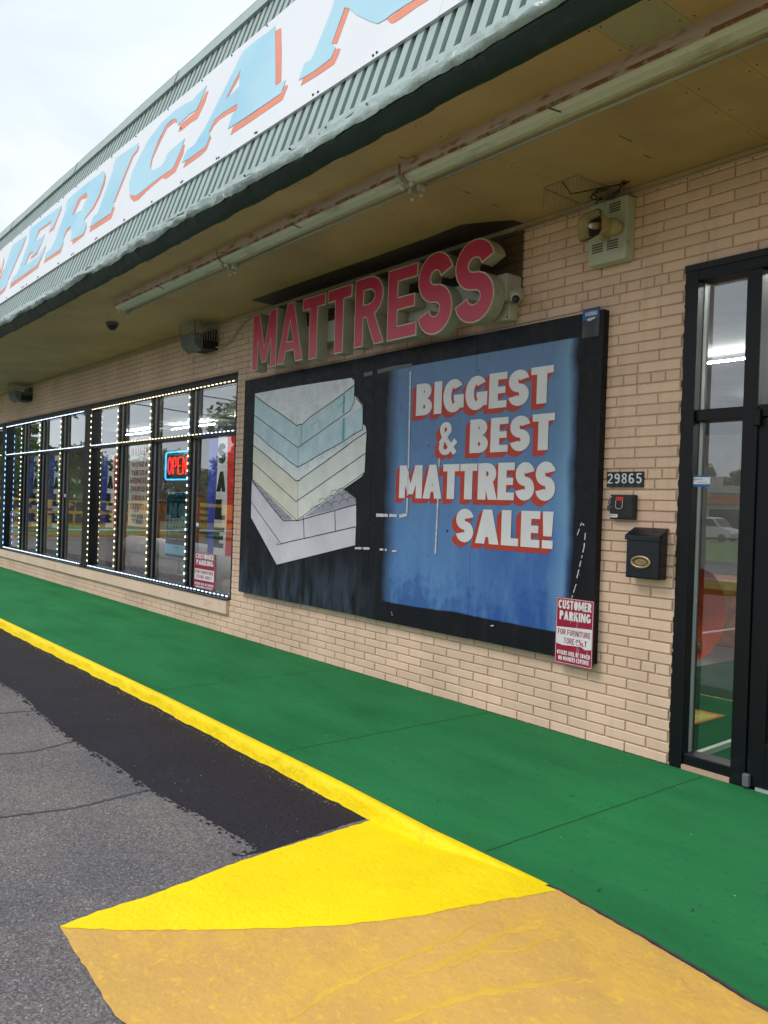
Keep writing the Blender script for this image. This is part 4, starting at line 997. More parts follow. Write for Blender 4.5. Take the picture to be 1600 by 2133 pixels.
# painted plywood: black, with an airbrushed blue field that fades out on both sides
def boardmat():
    m, nd, lk = newmat('board_paint'); out = nd.new('ShaderNodeOutputMaterial'); b = nd.new('ShaderNodeBsdfPrincipled'); lk.new(b.outputs[0], out.inputs[0])
    b.inputs['Roughness'].default_value = .5; b.inputs['Specular IOR Level'].default_value = .25
    ge = nd.new('ShaderNodeNewGeometry'); pos = ge.outputs['Position']; sp = nd.new('ShaderNodeSeparateXYZ'); lk.new(pos, sp.inputs[0]); X, Z = sp.outputs[0], sp.outputs[2]
    def noise(sc, det=5, vec=pos): n = N(nd, 'ShaderNodeTexNoise', Scale=float(sc), Detail=float(det), Roughness=.6); lk.new(vec, n.inputs['Vector']); return n.outputs[0]
    def rng(s, a, bb, c=0., d=1.): q = nd.new('ShaderNodeMapRange'); q.inputs[1].default_value = a; q.inputs[2].default_value = bb; q.inputs[3].default_value = c; q.inputs[4].default_value = d; lk.new(s, q.inputs[0]); return q.outputs[0]
    def ma(op, a, bb):
        q = nd.new('ShaderNodeMath'); q.operation = op
        for i, v in enumerate((a, bb)):
            if isinstance(v, (int, float)): q.inputs[i].default_value = v
            else: lk.new(v, q.inputs[i])
        return q.outputs[0]
    def mix(f, a, bb):
        q = nd.new('ShaderNodeMix'); q.data_type = 'RGBA'
        for i, v in ((0, f), (6, a), (7, bb)):
            if isinstance(v, tuple): q.inputs[i].default_value = (*v, 1)
            elif isinstance(v, (int, float)): q.inputs[i].default_value = v
            else: lk.new(v, q.inputs[i])
        return q.outputs[2]
    mm = nd.new('ShaderNodeMapping'); mm.inputs['Scale'].default_value = (4.5, 1, 1.1); lk.new(pos, mm.inputs[0]); streak = noise(1.6, 8, mm.outputs[0])
    n1 = noise(1.4, 6); n2 = noise(14, 6); n3 = noise(60, 3)
    xr = Q3(1250, 300)[0]; xl = Q3(160, 1000)[0]; zt = Q3(640, 280)[1]; zb = Q3(600, 1800)[1]
    xj = ma('ADD', X, rng(n1, .3, .7, -.03, .03))
    left = rng(xj, xl-.11, xl+.07); right = rng(xj, xr+.01, xr-.07)
    top = rng(Z, zt+.004, zt-.004); bot = rng(ma('ADD', Z, rng(n1, .3, .7, -.012, .012)), zb-.006, zb+.006)
    # hard left limit at the top and bottom of the field
    mask = ma('MULTIPLY', ma('MULTIPLY', left, right), ma('MULTIPLY', top, bot))
    black = mix(rng(streak, .50, .80, 0, .5), (.006, .006, .010), (.020, .023, .034))
    lowb = ma('MULTIPLY', rng(Z, 1.15, .62), rng(streak, .40, .62))
    black = mix(ma('MULTIPLY', lowb, rng(X, -5.7, -6.1, 0, .6)), black, (.07, .10, .15))
    black = mix(rng(n3, .70, .74, 0, .6), black, (.25, .25, .27))
    zz = ma('ADD', Z, rng(n2, .3, .7, -.16, .16)); zz = ma('ADD', zz, rng(streak, .3, .7, -.12, .12))
    blue = mix(rng(zz, 1.1, 2.7), (.10, .225, .48), (.145, .23, .40))
    blue = mix(rng(zz, 1.0, .74, 0, .6), blue, (.016, .055, .27))
    mid = ma('MULTIPLY', rng(Z, 1.55, 1.25), rng(X, -4.9, -4.2, 0, .55)); blue = mix(mid, blue, (.02, .075, .33))
    blue = mix(rng(streak, .46, .70, 0, .38), blue, (.14, .32, .52))
    blue = mix(rng(n2, .58, .70, 0, .25), blue, (.03, .08, .24))
    blue = mix(ma('MULTIPLY', rng(xj, xr-.02, xr-.05), rng(xj, xr-.20, xr-.07, 0, .5)), blue, (.22, .42, .60))
    c = mix(mask, black, blue); lk.new(c, b.inputs['Base Color'])
    lk.new(rng(n2, .3, .7, .42, .62), b.inputs['Roughness'])
    bu = nd.new('ShaderNodeBump'); bu.inputs['Strength'].default_value = .25; bu.inputs['Distance'].default_value = .003; lk.new(streak, bu.inputs['Height']); lk.new(bu.outputs[0], b.inputs['Normal'])
    return m
M_board = boardmat()
seam = [bx0, W(626, 1000, BY)[0], W(773, 1000, BY)[0], W(985, 1000, BY)[0], W(1211, 1000, BY)[0], bx1]
for i, (a, b) in enumerate(zip(seam, seam[1:])):
    MB().box(a+.0012, BY-(.004 if i == 4 else 0), bz0+.004*(i % 2), b-.0012, -.001, bz1-.003*(i % 2)).build('plywood_panel', M_board, board, bevel=.0015)
MB().box(bx0+.01, -.02, bz0+.01, bx1-.01, -.0005, bz1-.01).build('backing', M_caulk, board)
# mattress picture: thin layers of paint
def P4(name, mat, polys, d, holes=()):
    return ext([[Q4(*p) for p in pl] for pl in polys], wmap(BY), d, d, name, mat, board)
M_mw = pm('mural_white', (.78, .79, .81), .55, .08, 4, c2=(.60, .63, .66), f2=.5, s2=6, w2=.2, c3=(.58, .60, .64), f3=.58, s3=40, w3=.06)
M_mb = pm('mural_pale_blue', (.50, .66, .72), .55, .1, 6, c2=(.62, .74, .78), f2=.5, s2=9, w2=.15, c3=(.62, .74, .76), f3=.56, s3=38, w3=.08)
M_mb2 = pm('mural_blue_band', (.12, .36, .46), .55)
M_mc = pm('mural_cream', (.72, .69, .58), .55, .08, 6, c2=(.68, .67, .60), f2=.5, s2=5, w2=.2)
M_mc2 = pm('mural_cream_light', (.74, .74, .70), .55, .08, 6)
M_ml = pm('mural_lavender', (.64, .58, .66), .55, .08, 4, c2=(.70, .67, .70), f2=.5, s2=3, w2=.2)
M_mg = pm('mural_grey', (.36, .34, .40), .55, .1, 6)
M_mk = pm('mural_line', (.03, .05, .07), .55)
P4('painted_mattress', M_ml, [[(108, 1450), (262, 1670), (648, 1580), (645, 1675), (240, 1776), (107, 1532)]], .0012)
P4('painted_mattress', M_ml, [[(112, 1340), (180, 1440), (270, 1552), (380, 1530), (650, 1465), (650, 1580), (262, 1672), (108, 1452)]], .0014)
P4('painted_quilting', M_mg, [[(116, 1338), (150, 1370), (350, 1520), (575, 1388), (600, 1395), (648, 1435), (650, 1466), (380, 1530), (270, 1552), (180, 1440)]], .0016)
P4('painted_mattress', M_mc, [[(118, 1245), (350, 1448), (352, 1549), (320, 1540), (116, 1338)]], .0018)
P4('painted_mattress', M_mc2, [[(350, 1448), (700, 1195), (695, 1295), (680, 1320), (352, 1549)]], .0018)
P4('painted_mattress', M_mc, [[(120, 1155), (350, 1340), (350, 1452), (117, 1252)]], .0020)
P4('painted_mattress', M_mc2, [[(350, 1340), (706, 1090), (700, 1200), (350, 1452)]], .0020)
P4('painted_mattress_top', M_mw, [[(122, 1092), (345, 1272), (685, 1050), (700, 1060), (706, 1095), (360, 1342), (345, 1345), (120, 1160)]], .0021)
P4('painted_mattress', M_mb, [[(125, 1003), (345, 1168), (645, 905), (686, 963), (684, 1062), (640, 1110), (350, 1278), (122, 1095)]], .0022)
P4('painted_mattress_top', M_mw, [[(350, 1172), (640, 905), (655, 912), (686, 955), (640, 985), (400, 1140)]], .0023)
P4('painted_mattress', M_mb, [[(128, 903), (345, 1055), (370, 1050), (642, 845), (642, 940), (610, 980), (352, 1175), (125, 1008)]], .0024)
P4('painted_band', M_mb2, [[(585, 900), (593, 895), (590, 992), (580, 1000)], [(583, 1020), (592, 1015), (590, 1130), (577, 1138)]], .0027)
P4('painted_mattress_top', M_mw, [[(128, 893), (250, 870), (370, 850), (500, 830), (630, 811), (643, 822), (640, 852), (500, 960), (370, 1050), (345, 1057), (240, 985), (128, 908)]], .0028)
lines = []
def wob(pts, amp=3, k=6):
    out = []
    for a, b in zip(pts, pts[1:]):
        for i in range(k): t = i/k; out.append((a[0]+(b[0]-a[0])*t+random.uniform(-amp, amp)*.4, a[1]+(b[1]-a[1])*t+random.uniform(-amp, amp)))
    out.append(pts[-1]); return out
for pts, w_, amp in (([(128, 905), (345, 1057), (370, 1050), (640, 850)], .007, 4), ([(125, 1005), (350, 1172), (620, 980), (641, 935), (643, 830), (630, 812)], .006, 1), ([(122, 1095), (350, 1275), (684, 1080), (686, 962), (650, 912)], .006, 3),
                   ([(120, 1158), (340, 1343), (362, 1338), (704, 1092)], .007, 4), ([(118, 1250), (340, 1450), (700, 1200)], .006, 1), ([(118, 1338), (345, 1547), (695, 1300), (700, 1200), (706, 1090), (700, 1058), (685, 1050)], .004, 1),
                   ([(112, 1345), (275, 1550), (350, 1548), (652, 1466)], .006, 2), ([(108, 1452), (262, 1668), (648, 1580)], .006, 1), ([(378, 1530), (382, 1640)], .007, 0), ([(540, 1495), (544, 1600)], .007, 0), ([(352, 1175), (350, 1278)], .0035, 0), ([(370, 1050), (366, 1168)], .0035, 0), ([(350, 1345), (350, 1548)], .003, 0),
                   ([(250, 1660), (240, 1672), (262, 1672)], .003, 0)):
    lines += st([Q4(*p) for p in wob(pts, amp)], w_*1.5)
for (cx1, cy1) in ((460, 1488), (500, 1475), (545, 1470), (590, 1458), (625, 1450), (480, 1455), (520, 1440), (560, 1432), (600, 1425), (540, 1412), (575, 1402), (440, 1495), (180, 1418), (200, 1450), (222, 1480), (245, 1510), (270, 1535), (300, 1540), (150, 1385)):
    r_ = 22 if cx1 > 300 else 14
    lines += st([Q4(*p) for p in arc(cx1, cy1, r_, r_, 180, 360, 6)], .0045)
for c_ in (((555, 950), (560, 962), (592, 930), (595, 910)), ((415, 1050), (420, 1056), (455, 1035), (458, 1022))): lines += st([Q4(*p) for p in c_], .004)
soft = []
for i in range(46):
    u, v = random.uniform(150, 620), random.uniform(840, 1030)
    if v > 880+abs(u-360)*-.75+170: continue
    if v < 905-(u-128)*.16: continue
    soft += st([Q4(*p) for p in arc(u, v, 16, 7, random.uniform(0, 180), random.uniform(200, 340), 5)], .0022)
for i in range(30):
    u = random.uniform(370, 690); v = 1300-(u-350)*.62+random.uniform(-12, 12)
    soft += st([Q4(*p) for p in arc(u, v, 14, 9, random.uniform(0, 180), random.uniform(200, 340), 5)], .002)
ext(soft, wmap(BY), .0031, .0031, 'painted_stitching', pm('mural_stitch', (.40, .43, .48), .6), board)
ext(lines, wmap(BY), .0033, .0033, 'painted_outline', M_mk, board)
# lettering
RS = pm('board_red', (.50, .045, .025), .5, .1, 4); WS = pm('board_white', (.74, .72, .73), .5, .05, 5, c3=(.45, .42, .42), f3=.7, s3=30, w3=.03)
def tbox(s, a, b, c_, d_, t, gap, wf=1.0, space=.3, slant=.0):
    x0 = Q3(*a)[0]; z0 = Q3(*b)[1]; x1 = Q3(*c_)[0]; z1 = Q3(*d_)[1]
    pl = text(s, x0, z0, x1, z1, t, gap, slant=slant, wf=wf, space=space, per=1)
    return pl
words = tbox('BIGGEST', (300, 640), (340, 632), (1106, 400), (1040, 346), .235, .045)
words += tbox('&', (432, 800), (480, 868), (537, 800), (480, 676), .21, .05)
words += tbox('BEST', (615, 800), (650, 852), (1112, 700), (1050, 622), .235, .05)
words += tbox('MATTRESS', (202, 1100), (300, 1117), (1117, 1000), (700, 912), .24, .03)
words += tbox('SALE!', (535, 1300), (800, 1390), (1103, 1300), (700, 1182), .25, .06)
sh = []
for w_ in words: sh.append(sweep(w_, -.052, -.040))
for w_ in sh: ext(w_, wmap(BY), .0015+random.random()*.0006, .0016+random.random()*.0006, 'letter_shadow', RS, board)
for w_ in words: ext(w_, wmap(BY), .0045, .0046+.0001*random.random(), 'letter', WS, board)
# traces of removed tape, holes, scuffs
def ragline(pts, w_, gapf=.1, k=40):
    P = [Vector(Q3(*p)) for p in pts]; out = []
    for a, b in zip(P, P[1:]):
        n_ = max(3, int((b-a).length/.02)); d = (b-a)/n_; nn = Vector((-d.y, d.x)).normalized()
        for i in range(n_):
            if random.random() < gapf: continue
            p = a+d*i; q = a+d*(i+1.08); w1, w2 = w_*random.uniform(.35, .6), w_*random.uniform(.35, .6)
            out.append([tuple(p-nn*w1), tuple(q-nn*w2), tuple(q+nn*w1), tuple(p+nn*w2)])
    return out
tr_ = ragline([(270, 375), (258, 930), (248, 1200)], .020, .03)+ragline([(250, 1212), (205, 1222)], .03, .05)+ragline([(190, 1218), (70, 1215)], .028, .08)+ragline([(440, 868), (436, 930)], .018)+ragline([(430, 1120), (415, 1440)], .018, .02)+ragline([(90, 1415), (130, 1418)], .02, .4)+ragline([(162, 1425), (188, 1425)], .018, .3)+ragline([(-55, 1408), (30, 1410)], .02, .2)
tr_ += ragline([(1238, 1600), (1262, 1500), (1285, 1400), (1292, 1320)], .008, .4)+ragline([(1238, 1350), (1270, 1260), (1285, 1275)], .008, .35)+ragline([(1212, 1700), (1238, 1620)], .007, .4)+ragline([(158, 1780), (163, 1800)], .01, .3)+ragline([(738, 1862), (755, 1860)], .009, .1)
for i, pl in enumerate(tr_): pass
ext(tr_, wmap(BY), .0055, .0055, 'tape_residue', pm('tape_residue', (.62, .60, .58), .7, .15, 30), board, kind='stuff')
tp = [st([Q3(*p) for p in ((75, 378), (160, 355), (275, 340))], .035), st([Q3(*p) for p in ((-5, 395), (45, 384))], .035), ]
ext(sum(tp, []), wmap(BY), .0006, .0008, 'tape_strip', pm('grey_tape', (.10, .10, .11), .4), board)
mb = MB()
for (u, v) in ((482, 1306), (578, 1322), (668, 370), (372, 808), (690, 795), (590, 990), (1338, 1372)): x, z = Q3(u, v); mb.ell((x, BY-.002, z), .012 if v in (1306, 1322) else .006, .003, .010 if v in (1306, 1322) else .006, 8, 4)
for i in range(40): x = random.uniform(bx0+.05, bx1-.05); z = random.uniform(bz0+.05, bz1-.05); mb.ell((x, BY-.0045, z), .0035, .001, .0035, 6, 3)
mb.build('nail_hole', M_caulk, board, 'stuff')
# blank grey-black plate with the blue warning label
pl_ = thing('notice_plate', 'black metal plate at the top right of the painted board with torn blue WARNING label', 'sign', (-3.5, -.07, 2.7))
x0, z0 = W(1212, 705, -.066); x1, z1 = W(1250, 641, -.066)
MB().box(x0, -.0655, z0, x1, -.0622, z1+.01).build('plate', pm('worn_black_plate', (.03, .029, .032), .4, .2, 4, c2=(.07, .07, .075), f2=.5, s2=9, w2=.2, stretch=(4, 1, .6)), pl_)
lx0, lx1 = x0+.004, x1-.008; lz1 = z1; lz0 = z1-.085
ext([[(lx0, lz0+.01), (lx0+.03, lz0+.02), (lx0+.04, lz0), (lx0+.09, lz0+.015), (lx0+.1, lz0+.03), (lx1, lz0+.02), (lx1, lz1), (lx0, lz1)]], wmap(-.066), 0, .001, 'label', M_blab, pl_)
ext(text('WARNING!', lx0+.02, lz1-.042, lx1-.012, lz1-.014, .2, .1), wmap(-.066), .0011, .0018, 'lettering', M_label, pl_)
ext([[(lx0+.03, lz0+.018), (lx0+.06, lz0+.008), (lx0+.11, lz0+.022), (lx1-.02, lz0+.018), (lx1-.03, lz0+.03), (lx0+.05, lz0+.027)]], wmap(-.066), .0011, .0014, 'torn_paper', M_label, pl_)

# ------------------------------------------------------------------ customer parking signs
def parking(c, label, y, worn):
    """c: four photo corners tl, tr, br, bl"""
    (x0, zt), (x1, _), (_, _), (_, zb) = [W(*p, y) for p in c]
    x1 = (W(*c[1], y)[0]+W(*c[2], y)[0])/2; x0 = (W(*c[0], y)[0]+W(*c[3], y)[0])/2
    zt = (W(*c[0], y)[1]+W(*c[1], y)[1])/2; zb = (W(*c[2], y)[1]+W(*c[3], y)[1])/2
    w, h = x1-x0, zt-zb
    t = thing('parking_sign', label, 'sign', (x0, y, zb), 'customer parking signs')
    MB().box(x0, y, zb, x1, y+.004, zt).build('sign_plate', M_crim, t)
    X = lambda a: x0+w*a
    Z = lambda b: zt-h*b
    mp_ = wmap(y)
    fr = st([(X(.02), Z(.012)), (X(.98), Z(.012)), (X(.98), Z(.988)), (X(.02), Z(.988))], .003, True)
    ext(fr, mp_, .0003, .0008, 'border', M_swhite, t)
    white = text('CUSTOMER', X(.06), Z(.17), X(.94), Z(.035), .22, .07)+text('PARKING', X(.10), Z(.335), X(.93), Z(.20), .22, .07)+text('OTHERS WILL BE TOWED', X(.06), Z(.865), X(.94), Z(.80), .2, .09)+text('ON OWNERS EXPENSE', X(.10), Z(.95), X(.92), Z(.885), .2, .09)
    ext(white, mp_, .0004, .0012, 'lettering', M_swhite, t)
    bxp = [(X(.04), Z(.44)), (X(.97), Z(.44)), (X(.97), Z(.73)), (X(.04), Z(.73))]
    if worn: bxp = [(X(.03), Z(.45)), (X(.97), Z(.42)), (X(.97), Z(.72)), (X(.8), Z(.735)), (X(.7), Z(.70)), (X(.4), Z(.71)), (X(.2), Z(.72)), (X(.03), Z(.70))]
    ext([bxp], mp_, .0004, .0010, 'white_field', M_swhite, t)
    rd = text('FOR FURNITURE', X(.07), Z(.56), X(.94), Z(.475), .17, .1)+(text('TORE ONLY', X(.24), Z(.69), X(.85), Z(.60), .17, .12) if worn else text('STORE ONLY', X(.12), Z(.69), X(.88), Z(.60), .17, .12))
    ext(rd, mp_, .0011, .0015, 'red_lettering', M_crim, t)
    if worn:
        sc = []
        for i in range(9):
            a = random.uniform(.1, .9); b = random.uniform(.1, .95); sc += st([(X(a), Z(b)), (X(a+.02), Z(b-.05)), (X(a+.015), Z(b-.12))], .0018)
        for a, b, r_ in ((.12, .63, .035), (.2, .66, .03), (.62, .66, .02), (.72, .62, .015)): sc.append(arc(X(a), Z(b), r_*w*2.2, r_*w*1.6, 0, 330, 9))
        ext(sc, mp_, .0016, .0019, 'worn_patch', M_swhite, t)
parking([(1158, 1243), (1236, 1252), (1235, 1394), (1157, 1380)], 'worn crimson CUSTOMER PARKING sign over the lower right corner of the painted board', -.068, True)
# thick edge behind it
tag(MB().box(W(1165, 1300, -.066)[0], -.0675, W(1165, 1378, -.066)[1]+.01, W(1236, 1300, -.066)[0]+.004, -.060, W(1200, 1252, -.066)[1]-.02).build('backing_board', M_caulk), 'thin black board behind the worn crimson parking sign', 'board')
parking([(405, 1147), (448, 1156), (446, 1236), (404, 1226)], 'crimson CUSTOMER PARKING sign inside the window nearest the board', .075, False)

# ------------------------------------------------------------------ number plaque, key box, mailbox
nx0, nz1_ = W(1265, 983, -.01); nx1, nz0_ = W(1340, 1014, -.01)
np_ = thing('house_number', 'black plaque with white number 29865 on the brick by the door', 'number plaque', (nx0, -.01, nz0_))
MB().box(nx0, -.012, nz0_, nx1, -.0005, nz1_).build('plaque', M_plate, np_, bevel=.002)
MB().box(nx0+.002, -.014, nz0_-.003, nx1, -.0005, nz0_+.010).build('rail', M_plate, np_, bevel=.001)
for i, pl in enumerate(text('29865', nx0+.006, nz0_+.022, nx1-.012, nz1_-.012, .13, .17, wf=.95, per=1)): ext(pl, wmap(-.012), .0002, .0015, 'digit', M_num, np_)
mb = MB()
for i in range(5): mb.ell((nx0+.02+i*(nx1-nx0-.05)/4, -.0145, nz0_+.004), .002, .001, .002, 6, 4)
mb.build('rivet', M_num, np_)
kx0, kz1 = W(1274, 1030, -.03); kx1, kz0 = W(1322, 1083, -.03)
kb = thing('key_box', 'black metal key box with red tag below the number plaque', 'key box', (kx0, 0, kz0))
MB().box(kx0, -.045, kz0, kx1, -.001, kz1).build('case', M_ebox, kb, bevel=.006)
MB().box(kx0+.008, -.049, kz0+.008, kx1-.008, -.0452, kz1-.008).build('lid', M_ebox, kb, bevel=.003)
MB().box(kx0+.05, -.054, kz1-.042, kx0+.11, -.0492, kz1-.016).build('red_tag', M_redtag, kb, bevel=.004)
ring = [(kx0+.053, -.055, kz1-.042), (kx0+.053, -.055, kz1-.085), (kx0+.068, -.057, kz1-.095), (kx0+.09, -.057, kz1-.095), (kx0+.105, -.055, kz1-.085), (kx0+.105, -.055, kz1-.042)]
MB().tube(ring, .003, 6).build('ring_handle', M_wire, kb, smooth=True)
mb = MB(); mb.box(kx0-.014, -.04, kz0+.06, kx0+.002, -.02, kz0+.125); mb.box(kx0-.018, -.052, kz0+.075, kx0+.016, -.038, kz0+.09); mb.box(kx0-.01, -.055, kz0+.10, kx0+.014, -.04, kz0+.13); mb.tube([(kx0+.002, -.05, kz0+.05), (kx0-.012, -.055, kz0+.07), (kx0+.006, -.055, kz0+.10)], .005)
mb.build('hasp', M_grey, kb, bevel=.002)
MB().box(kx0+.008, -.050, kz0+.012, kx0+.066, -.0491, kz0+.034).build('maker_label', M_label, kb)
ext(text('KEYS', kx0+.022, kz0+.021, kx0+.05, kz0+.027, .2, .1)[:0] or [rc(kx0+.012, kz0+.020, kx0+.020, kz0+.028), rc(kx0+.024, kz0+.024, kx0+.055, kz0+.027)], wmap(-.0502), 0, .0004, 'label_print', M_blueink, kb)
MB().ell((kx0+.012, -.047, kz1-.016), .006, .003, .006, 8, 5).build('screw', M_label, kb)
# mailbox
mx0, mx1 = -3.105, -2.868; mz0 = W(1372, 1209, -.097)[1]; mz1 = W(1376, 1120, -.10)[1]
ml = thing('mailbox', 'black wall mailbox with an oval brass Mail badge beside the door frame', 'mailbox', (mx0, 0, mz0))
pr = [(-.002, mz0), (-.092, mz0), (-.097, mz0+.01), (-.097, mz1-.005), (-.002, mz1+.045)]
mb = MB()
for x in (mx0, mx1): mb.v += [(x, y, z) for y, z in pr]
mb.f = [(i, (i+1) % 5, (i+1) % 5+5, i+5) for i in range(5)]+[(4, 3, 2, 1, 0), (5, 6, 7, 8, 9)]
mb.build('body', M_mail, ml, bevel=.004)
pr = [(-.003, mz1+.048), (-.003, mz1+.058), (-.095, mz1+.012), (-.108, mz1+.004), (-.108, mz1-.024), (-.104, mz1-.024), (-.104, mz1)]
mb = MB()
for x in (mx0-.008, mx1+.008): mb.v += [(x, y, z) for y, z in pr]
n_ = len(pr); mb.f = [(i, (i+1) % n_, (i+1) % n_+n_, i+n_) for i in range(n_)]+[tuple(range(n_))[::-1], tuple(range(n_, 2*n_))]
mb.build('lid', M_mail, ml, bevel=.002)
bxm, bzm = W(1335, 1171, -.10); bxm += .0
def oval(rx, rz, dx=0): return arc(bxm+dx, bzm, rx, rz, 0, 345, 23)
ext([oval(.073, .040)], wmap(-.097), 0, .004, 'badge_plate', M_brassd, ml)
ring_ = MB(); ring_.tube([(bxm+.066*math.cos(a), -.102, bzm+.034*math.sin(a)) for a in [2*PI*i/36 for i in range(37)]], .0085, 8, False); ring_.build('badge_rim', M_brass, ml, smooth=True)
ext([oval(.040, .018)], wmap(-.097), .004, .0065, 'badge_centre', M_brass, ml)
def btext(body, x0, z0, x1, z1, y, name, mat, parent, slant=0, off=0.0):
    cu = bpy.data.curves.new('tmp', 'FONT'); cu.body = body; cu.offset = off; cu.shear = slant; tmp = bpy.data.objects.new('tmp', cu); col.objects.link(tmp)
    bpy.context.view_layer.update(); dg = bpy.context.evaluated_depsgraph_get(); me = tmp.evaluated_get(dg).to_mesh()
    vs = [v.co.copy() for v in me.vertices]; fs = [tuple(p.vertices) for p in me.polygons]
    tmp.evaluated_get(dg).to_mesh_clear(); bpy.data.objects.remove(tmp); bpy.data.curves.remove(cu)
    ax, bx = min(v.x for v in vs), max(v.x for v in vs); az, bz = min(v.y for v in vs), max(v.y for v in vs)
    mb = MB(); mb.v = [(x0+(v.x-ax)/(bx-ax)*(x1-x0), y, z0+(v.y-az)/(bz-az)*(z1-z0)) for v in vs]; mb.f = fs
    return mb.build(name, mat, parent)
btext('Mail', bxm-.022, bzm-.010, bxm+.022, bzm+.011, -.1038, 'badge_lettering', M_brassd, ml)

# ------------------------------------------------------------------ horn speaker, steel box, spikes, cable
sbx0, sbx1 = -3.49, -3.188; szb = 3.245; szt = 3.66
sb = thing('steel_box', 'rust streaked off white steel box with vent slots high on the brick', 'utility box', (sbx0, 0, szb))
MB().box(sbx0, -.10, szb, sbx1, -.001, szt).build('case', M_box, sb, bevel=.008)
for x0_, z_ in ((sbx0+.035, 3.325), (sbx0+.155, 3.325), (sbx0+.165, 3.57)):
    mb = MB()
    for i in range(4): mb.box(x0_, -.103, z_+i*.017, x0_+.085, -.0995, z_+i*.017+.007)
    mb.build('vent', M_vent, sb)
hs = thing('horn_speaker', 'beige rectangular horn loudspeaker mounted on the steel box', 'loudspeaker', (-3.42, -.12, 3.5))
hc = Vector((*[0, 0], 0)); hx, hz = W(1228, 470, -.34)
cm = Vector((hx, -.34, hz)); dr = Vector((-.30, -.94, -.12)).normalized(); up = Vector((0, 0, 1)); rr = dr.cross(up).normalized(); uu = rr.cross(dr)
def ringq(c, a, b, n=20):
    out = []
    for i in range(n):
        t = 2*PI*i/n; ct, st_ = math.cos(t), math.sin(t); f = lambda v: math.copysign(abs(v)**.45, v)
        out.append(c+rr*(a*f(ct))+uu*(b*f(st_)))
    return out
mb = MB(); R1 = [ringq(cm, .130, .085), ringq(cm-dr*.02, .124, .080), ringq(cm-dr*.08, .08, .052), ringq(cm-dr*.14, .045, .035)]
for q in R1: mb.v += [tuple(p) for p in q]
for i in range(3):
    for j in range(20): a = i*20+j; b = i*20+(j+1) % 20; mb.f.append((a, b, b+20, a+20))
mb.build('horn', M_horn, hs, smooth=True)
mb = MB(); R3 = [ringq(cm+dr*.001, .122, .077), ringq(cm-dr*.055, .0885, .0545)]
for q in R3: mb.v += [tuple(p) for p in q]
mb.f = [(j, (j+1) % 20, (j+1) % 20+20, j+20) for j in range(20)]; mb.build('horn_flare', M_horn, hs, smooth=True)
mb = MB(); R2 = [ringq(cm-dr*.055, .088, .054), ringq(cm-dr*.08, .068, .042), ringq(cm-dr*.12, .04, .028)]
for q in R2: mb.v += [tuple(p) for p in q]
for i in range(2):
    for j in range(20): a = i*20+j; b = i*20+(j+1) % 20; mb.f.append((a, b, b+20, a+20))
mb.f.append(tuple(range(40, 60))); mb.build('horn_throat', M_hornin, hs, smooth=True)
mb = MB(); mb.tube([cm-dr*.10, cm-dr*.02], [.026, .020], 12); mb.build('phase_plug', M_horn, hs, smooth=True)
MB().ell(tuple(cm-dr*.012), .017, .017, .017, 10, 6).build('plug_cap', M_label, hs, smooth=True)
mb = MB(); mb.tube([cm-dr*.13, cm-dr*.15, cm-dr*.20, cm-dr*.235], [.040, .055, .055, .04], 14); mb.build('driver', M_horn, hs, smooth=True)
mb = MB(); mb.bar(tuple(cm-dr*.16+Vector((.0, 0, -.03))), (sbx0+.15, -.103, 3.42), .03, .012); mb.box(sbx0+.12, -.112, 3.39, sbx0+.17, -.10, 3.50)
mb.build('bracket', M_horn, hs, bevel=.003)
sp_ = thing('bird_spikes', 'row of thin rusty bird spikes under the soffit above the horn speaker', 'bird spikes', (-3.5, -.2, SOF))
mb = MB(); base = MB()
for (xa, ya, xb, yb) in ((-3.62, -.42, -3.62, -.05), (-3.60, -.44, -3.30, -.44), (-3.34, -.40, -3.3, -.1)):
    for i in range(10):
        t = i/9; x = xa+(xb-xa)*t; y = ya+(yb-ya)*t
        mb.bar((x, y, SOF-.004), (x+random.uniform(-.02, .02), y+random.uniform(-.02, .02), SOF-.10-.06*random.random()), .0022)
    base.bar((xa, ya, SOF-.004), (xb, yb, SOF-.004), .012, .005)
mb.build('spike', M_spike, sp_, 'stuff'); base.build('base_strip', M_spike, sp_)
pts = []
c0 = Vector((*W(1270, 400, -.12), 0)); cx0, cz0 = W(1275, 398, -.12)
pts = [(cx0-.17, -.42, SOF-.005), (cx0-.16, -.34, SOF-.06)]
for i in range(46):
    a = 2*PI*i/17; r_ = 1+.18*math.sin(i*.9)
    pts.append((cx0+.125*r_*math.cos(a), -.14+.03*math.sin(i*.7), cz0+.036*r_*math.sin(a+.3)))
pts += [(sbx0+.10, -.09, szt+.04), (sbx0+.03, -.08, szt+.01)]
tag(MB().tube(pts, .0042, 6).build('cable_coil', M_cable, smooth=True), 'tangled coil of black cable on top of the steel box', 'cable')

# ================================================================== DOOR AND SIDELIGHT
door = thing('shop_door', 'black framed glass entrance door at the right edge of the photo', 'door', (-2.35, 0, 0))
sl = thing('sidelight_window', 'tall black framed sidelight window between the brick wall and the door', 'window', (-2.6, 0, 0))
dx0 = -2.80; d1 = W(1466, 1000, .085)[0]
f0, f1 = 0.0, .13
MB().box(dx0, -.012, 0.0, dx0+.085, f1, 3.105).build('frame_post', M_black, sl, bevel=.003)
mlx0, mlx1 = -2.405, -2.315
MB().box(mlx0, -.010, 0.0, mlx1, f1, 3.02).build('frame_post', M_black, sl, bevel=.003)
MB().box(dx0+.0855, -.010, 3.02, .35, f1, 3.105).build('head_frame', M_black, sl, bevel=.003)
MB().box(dx0-.006, -.018, 3.085, .37, -.0125, 3.125).build('head_caulk', M_caulk, sl)
MB().box(dx0+.0855, .012, 2.155, mlx0-.0005, f1, 2.225).build('transom_bar', M_black, sl, bevel=.003)
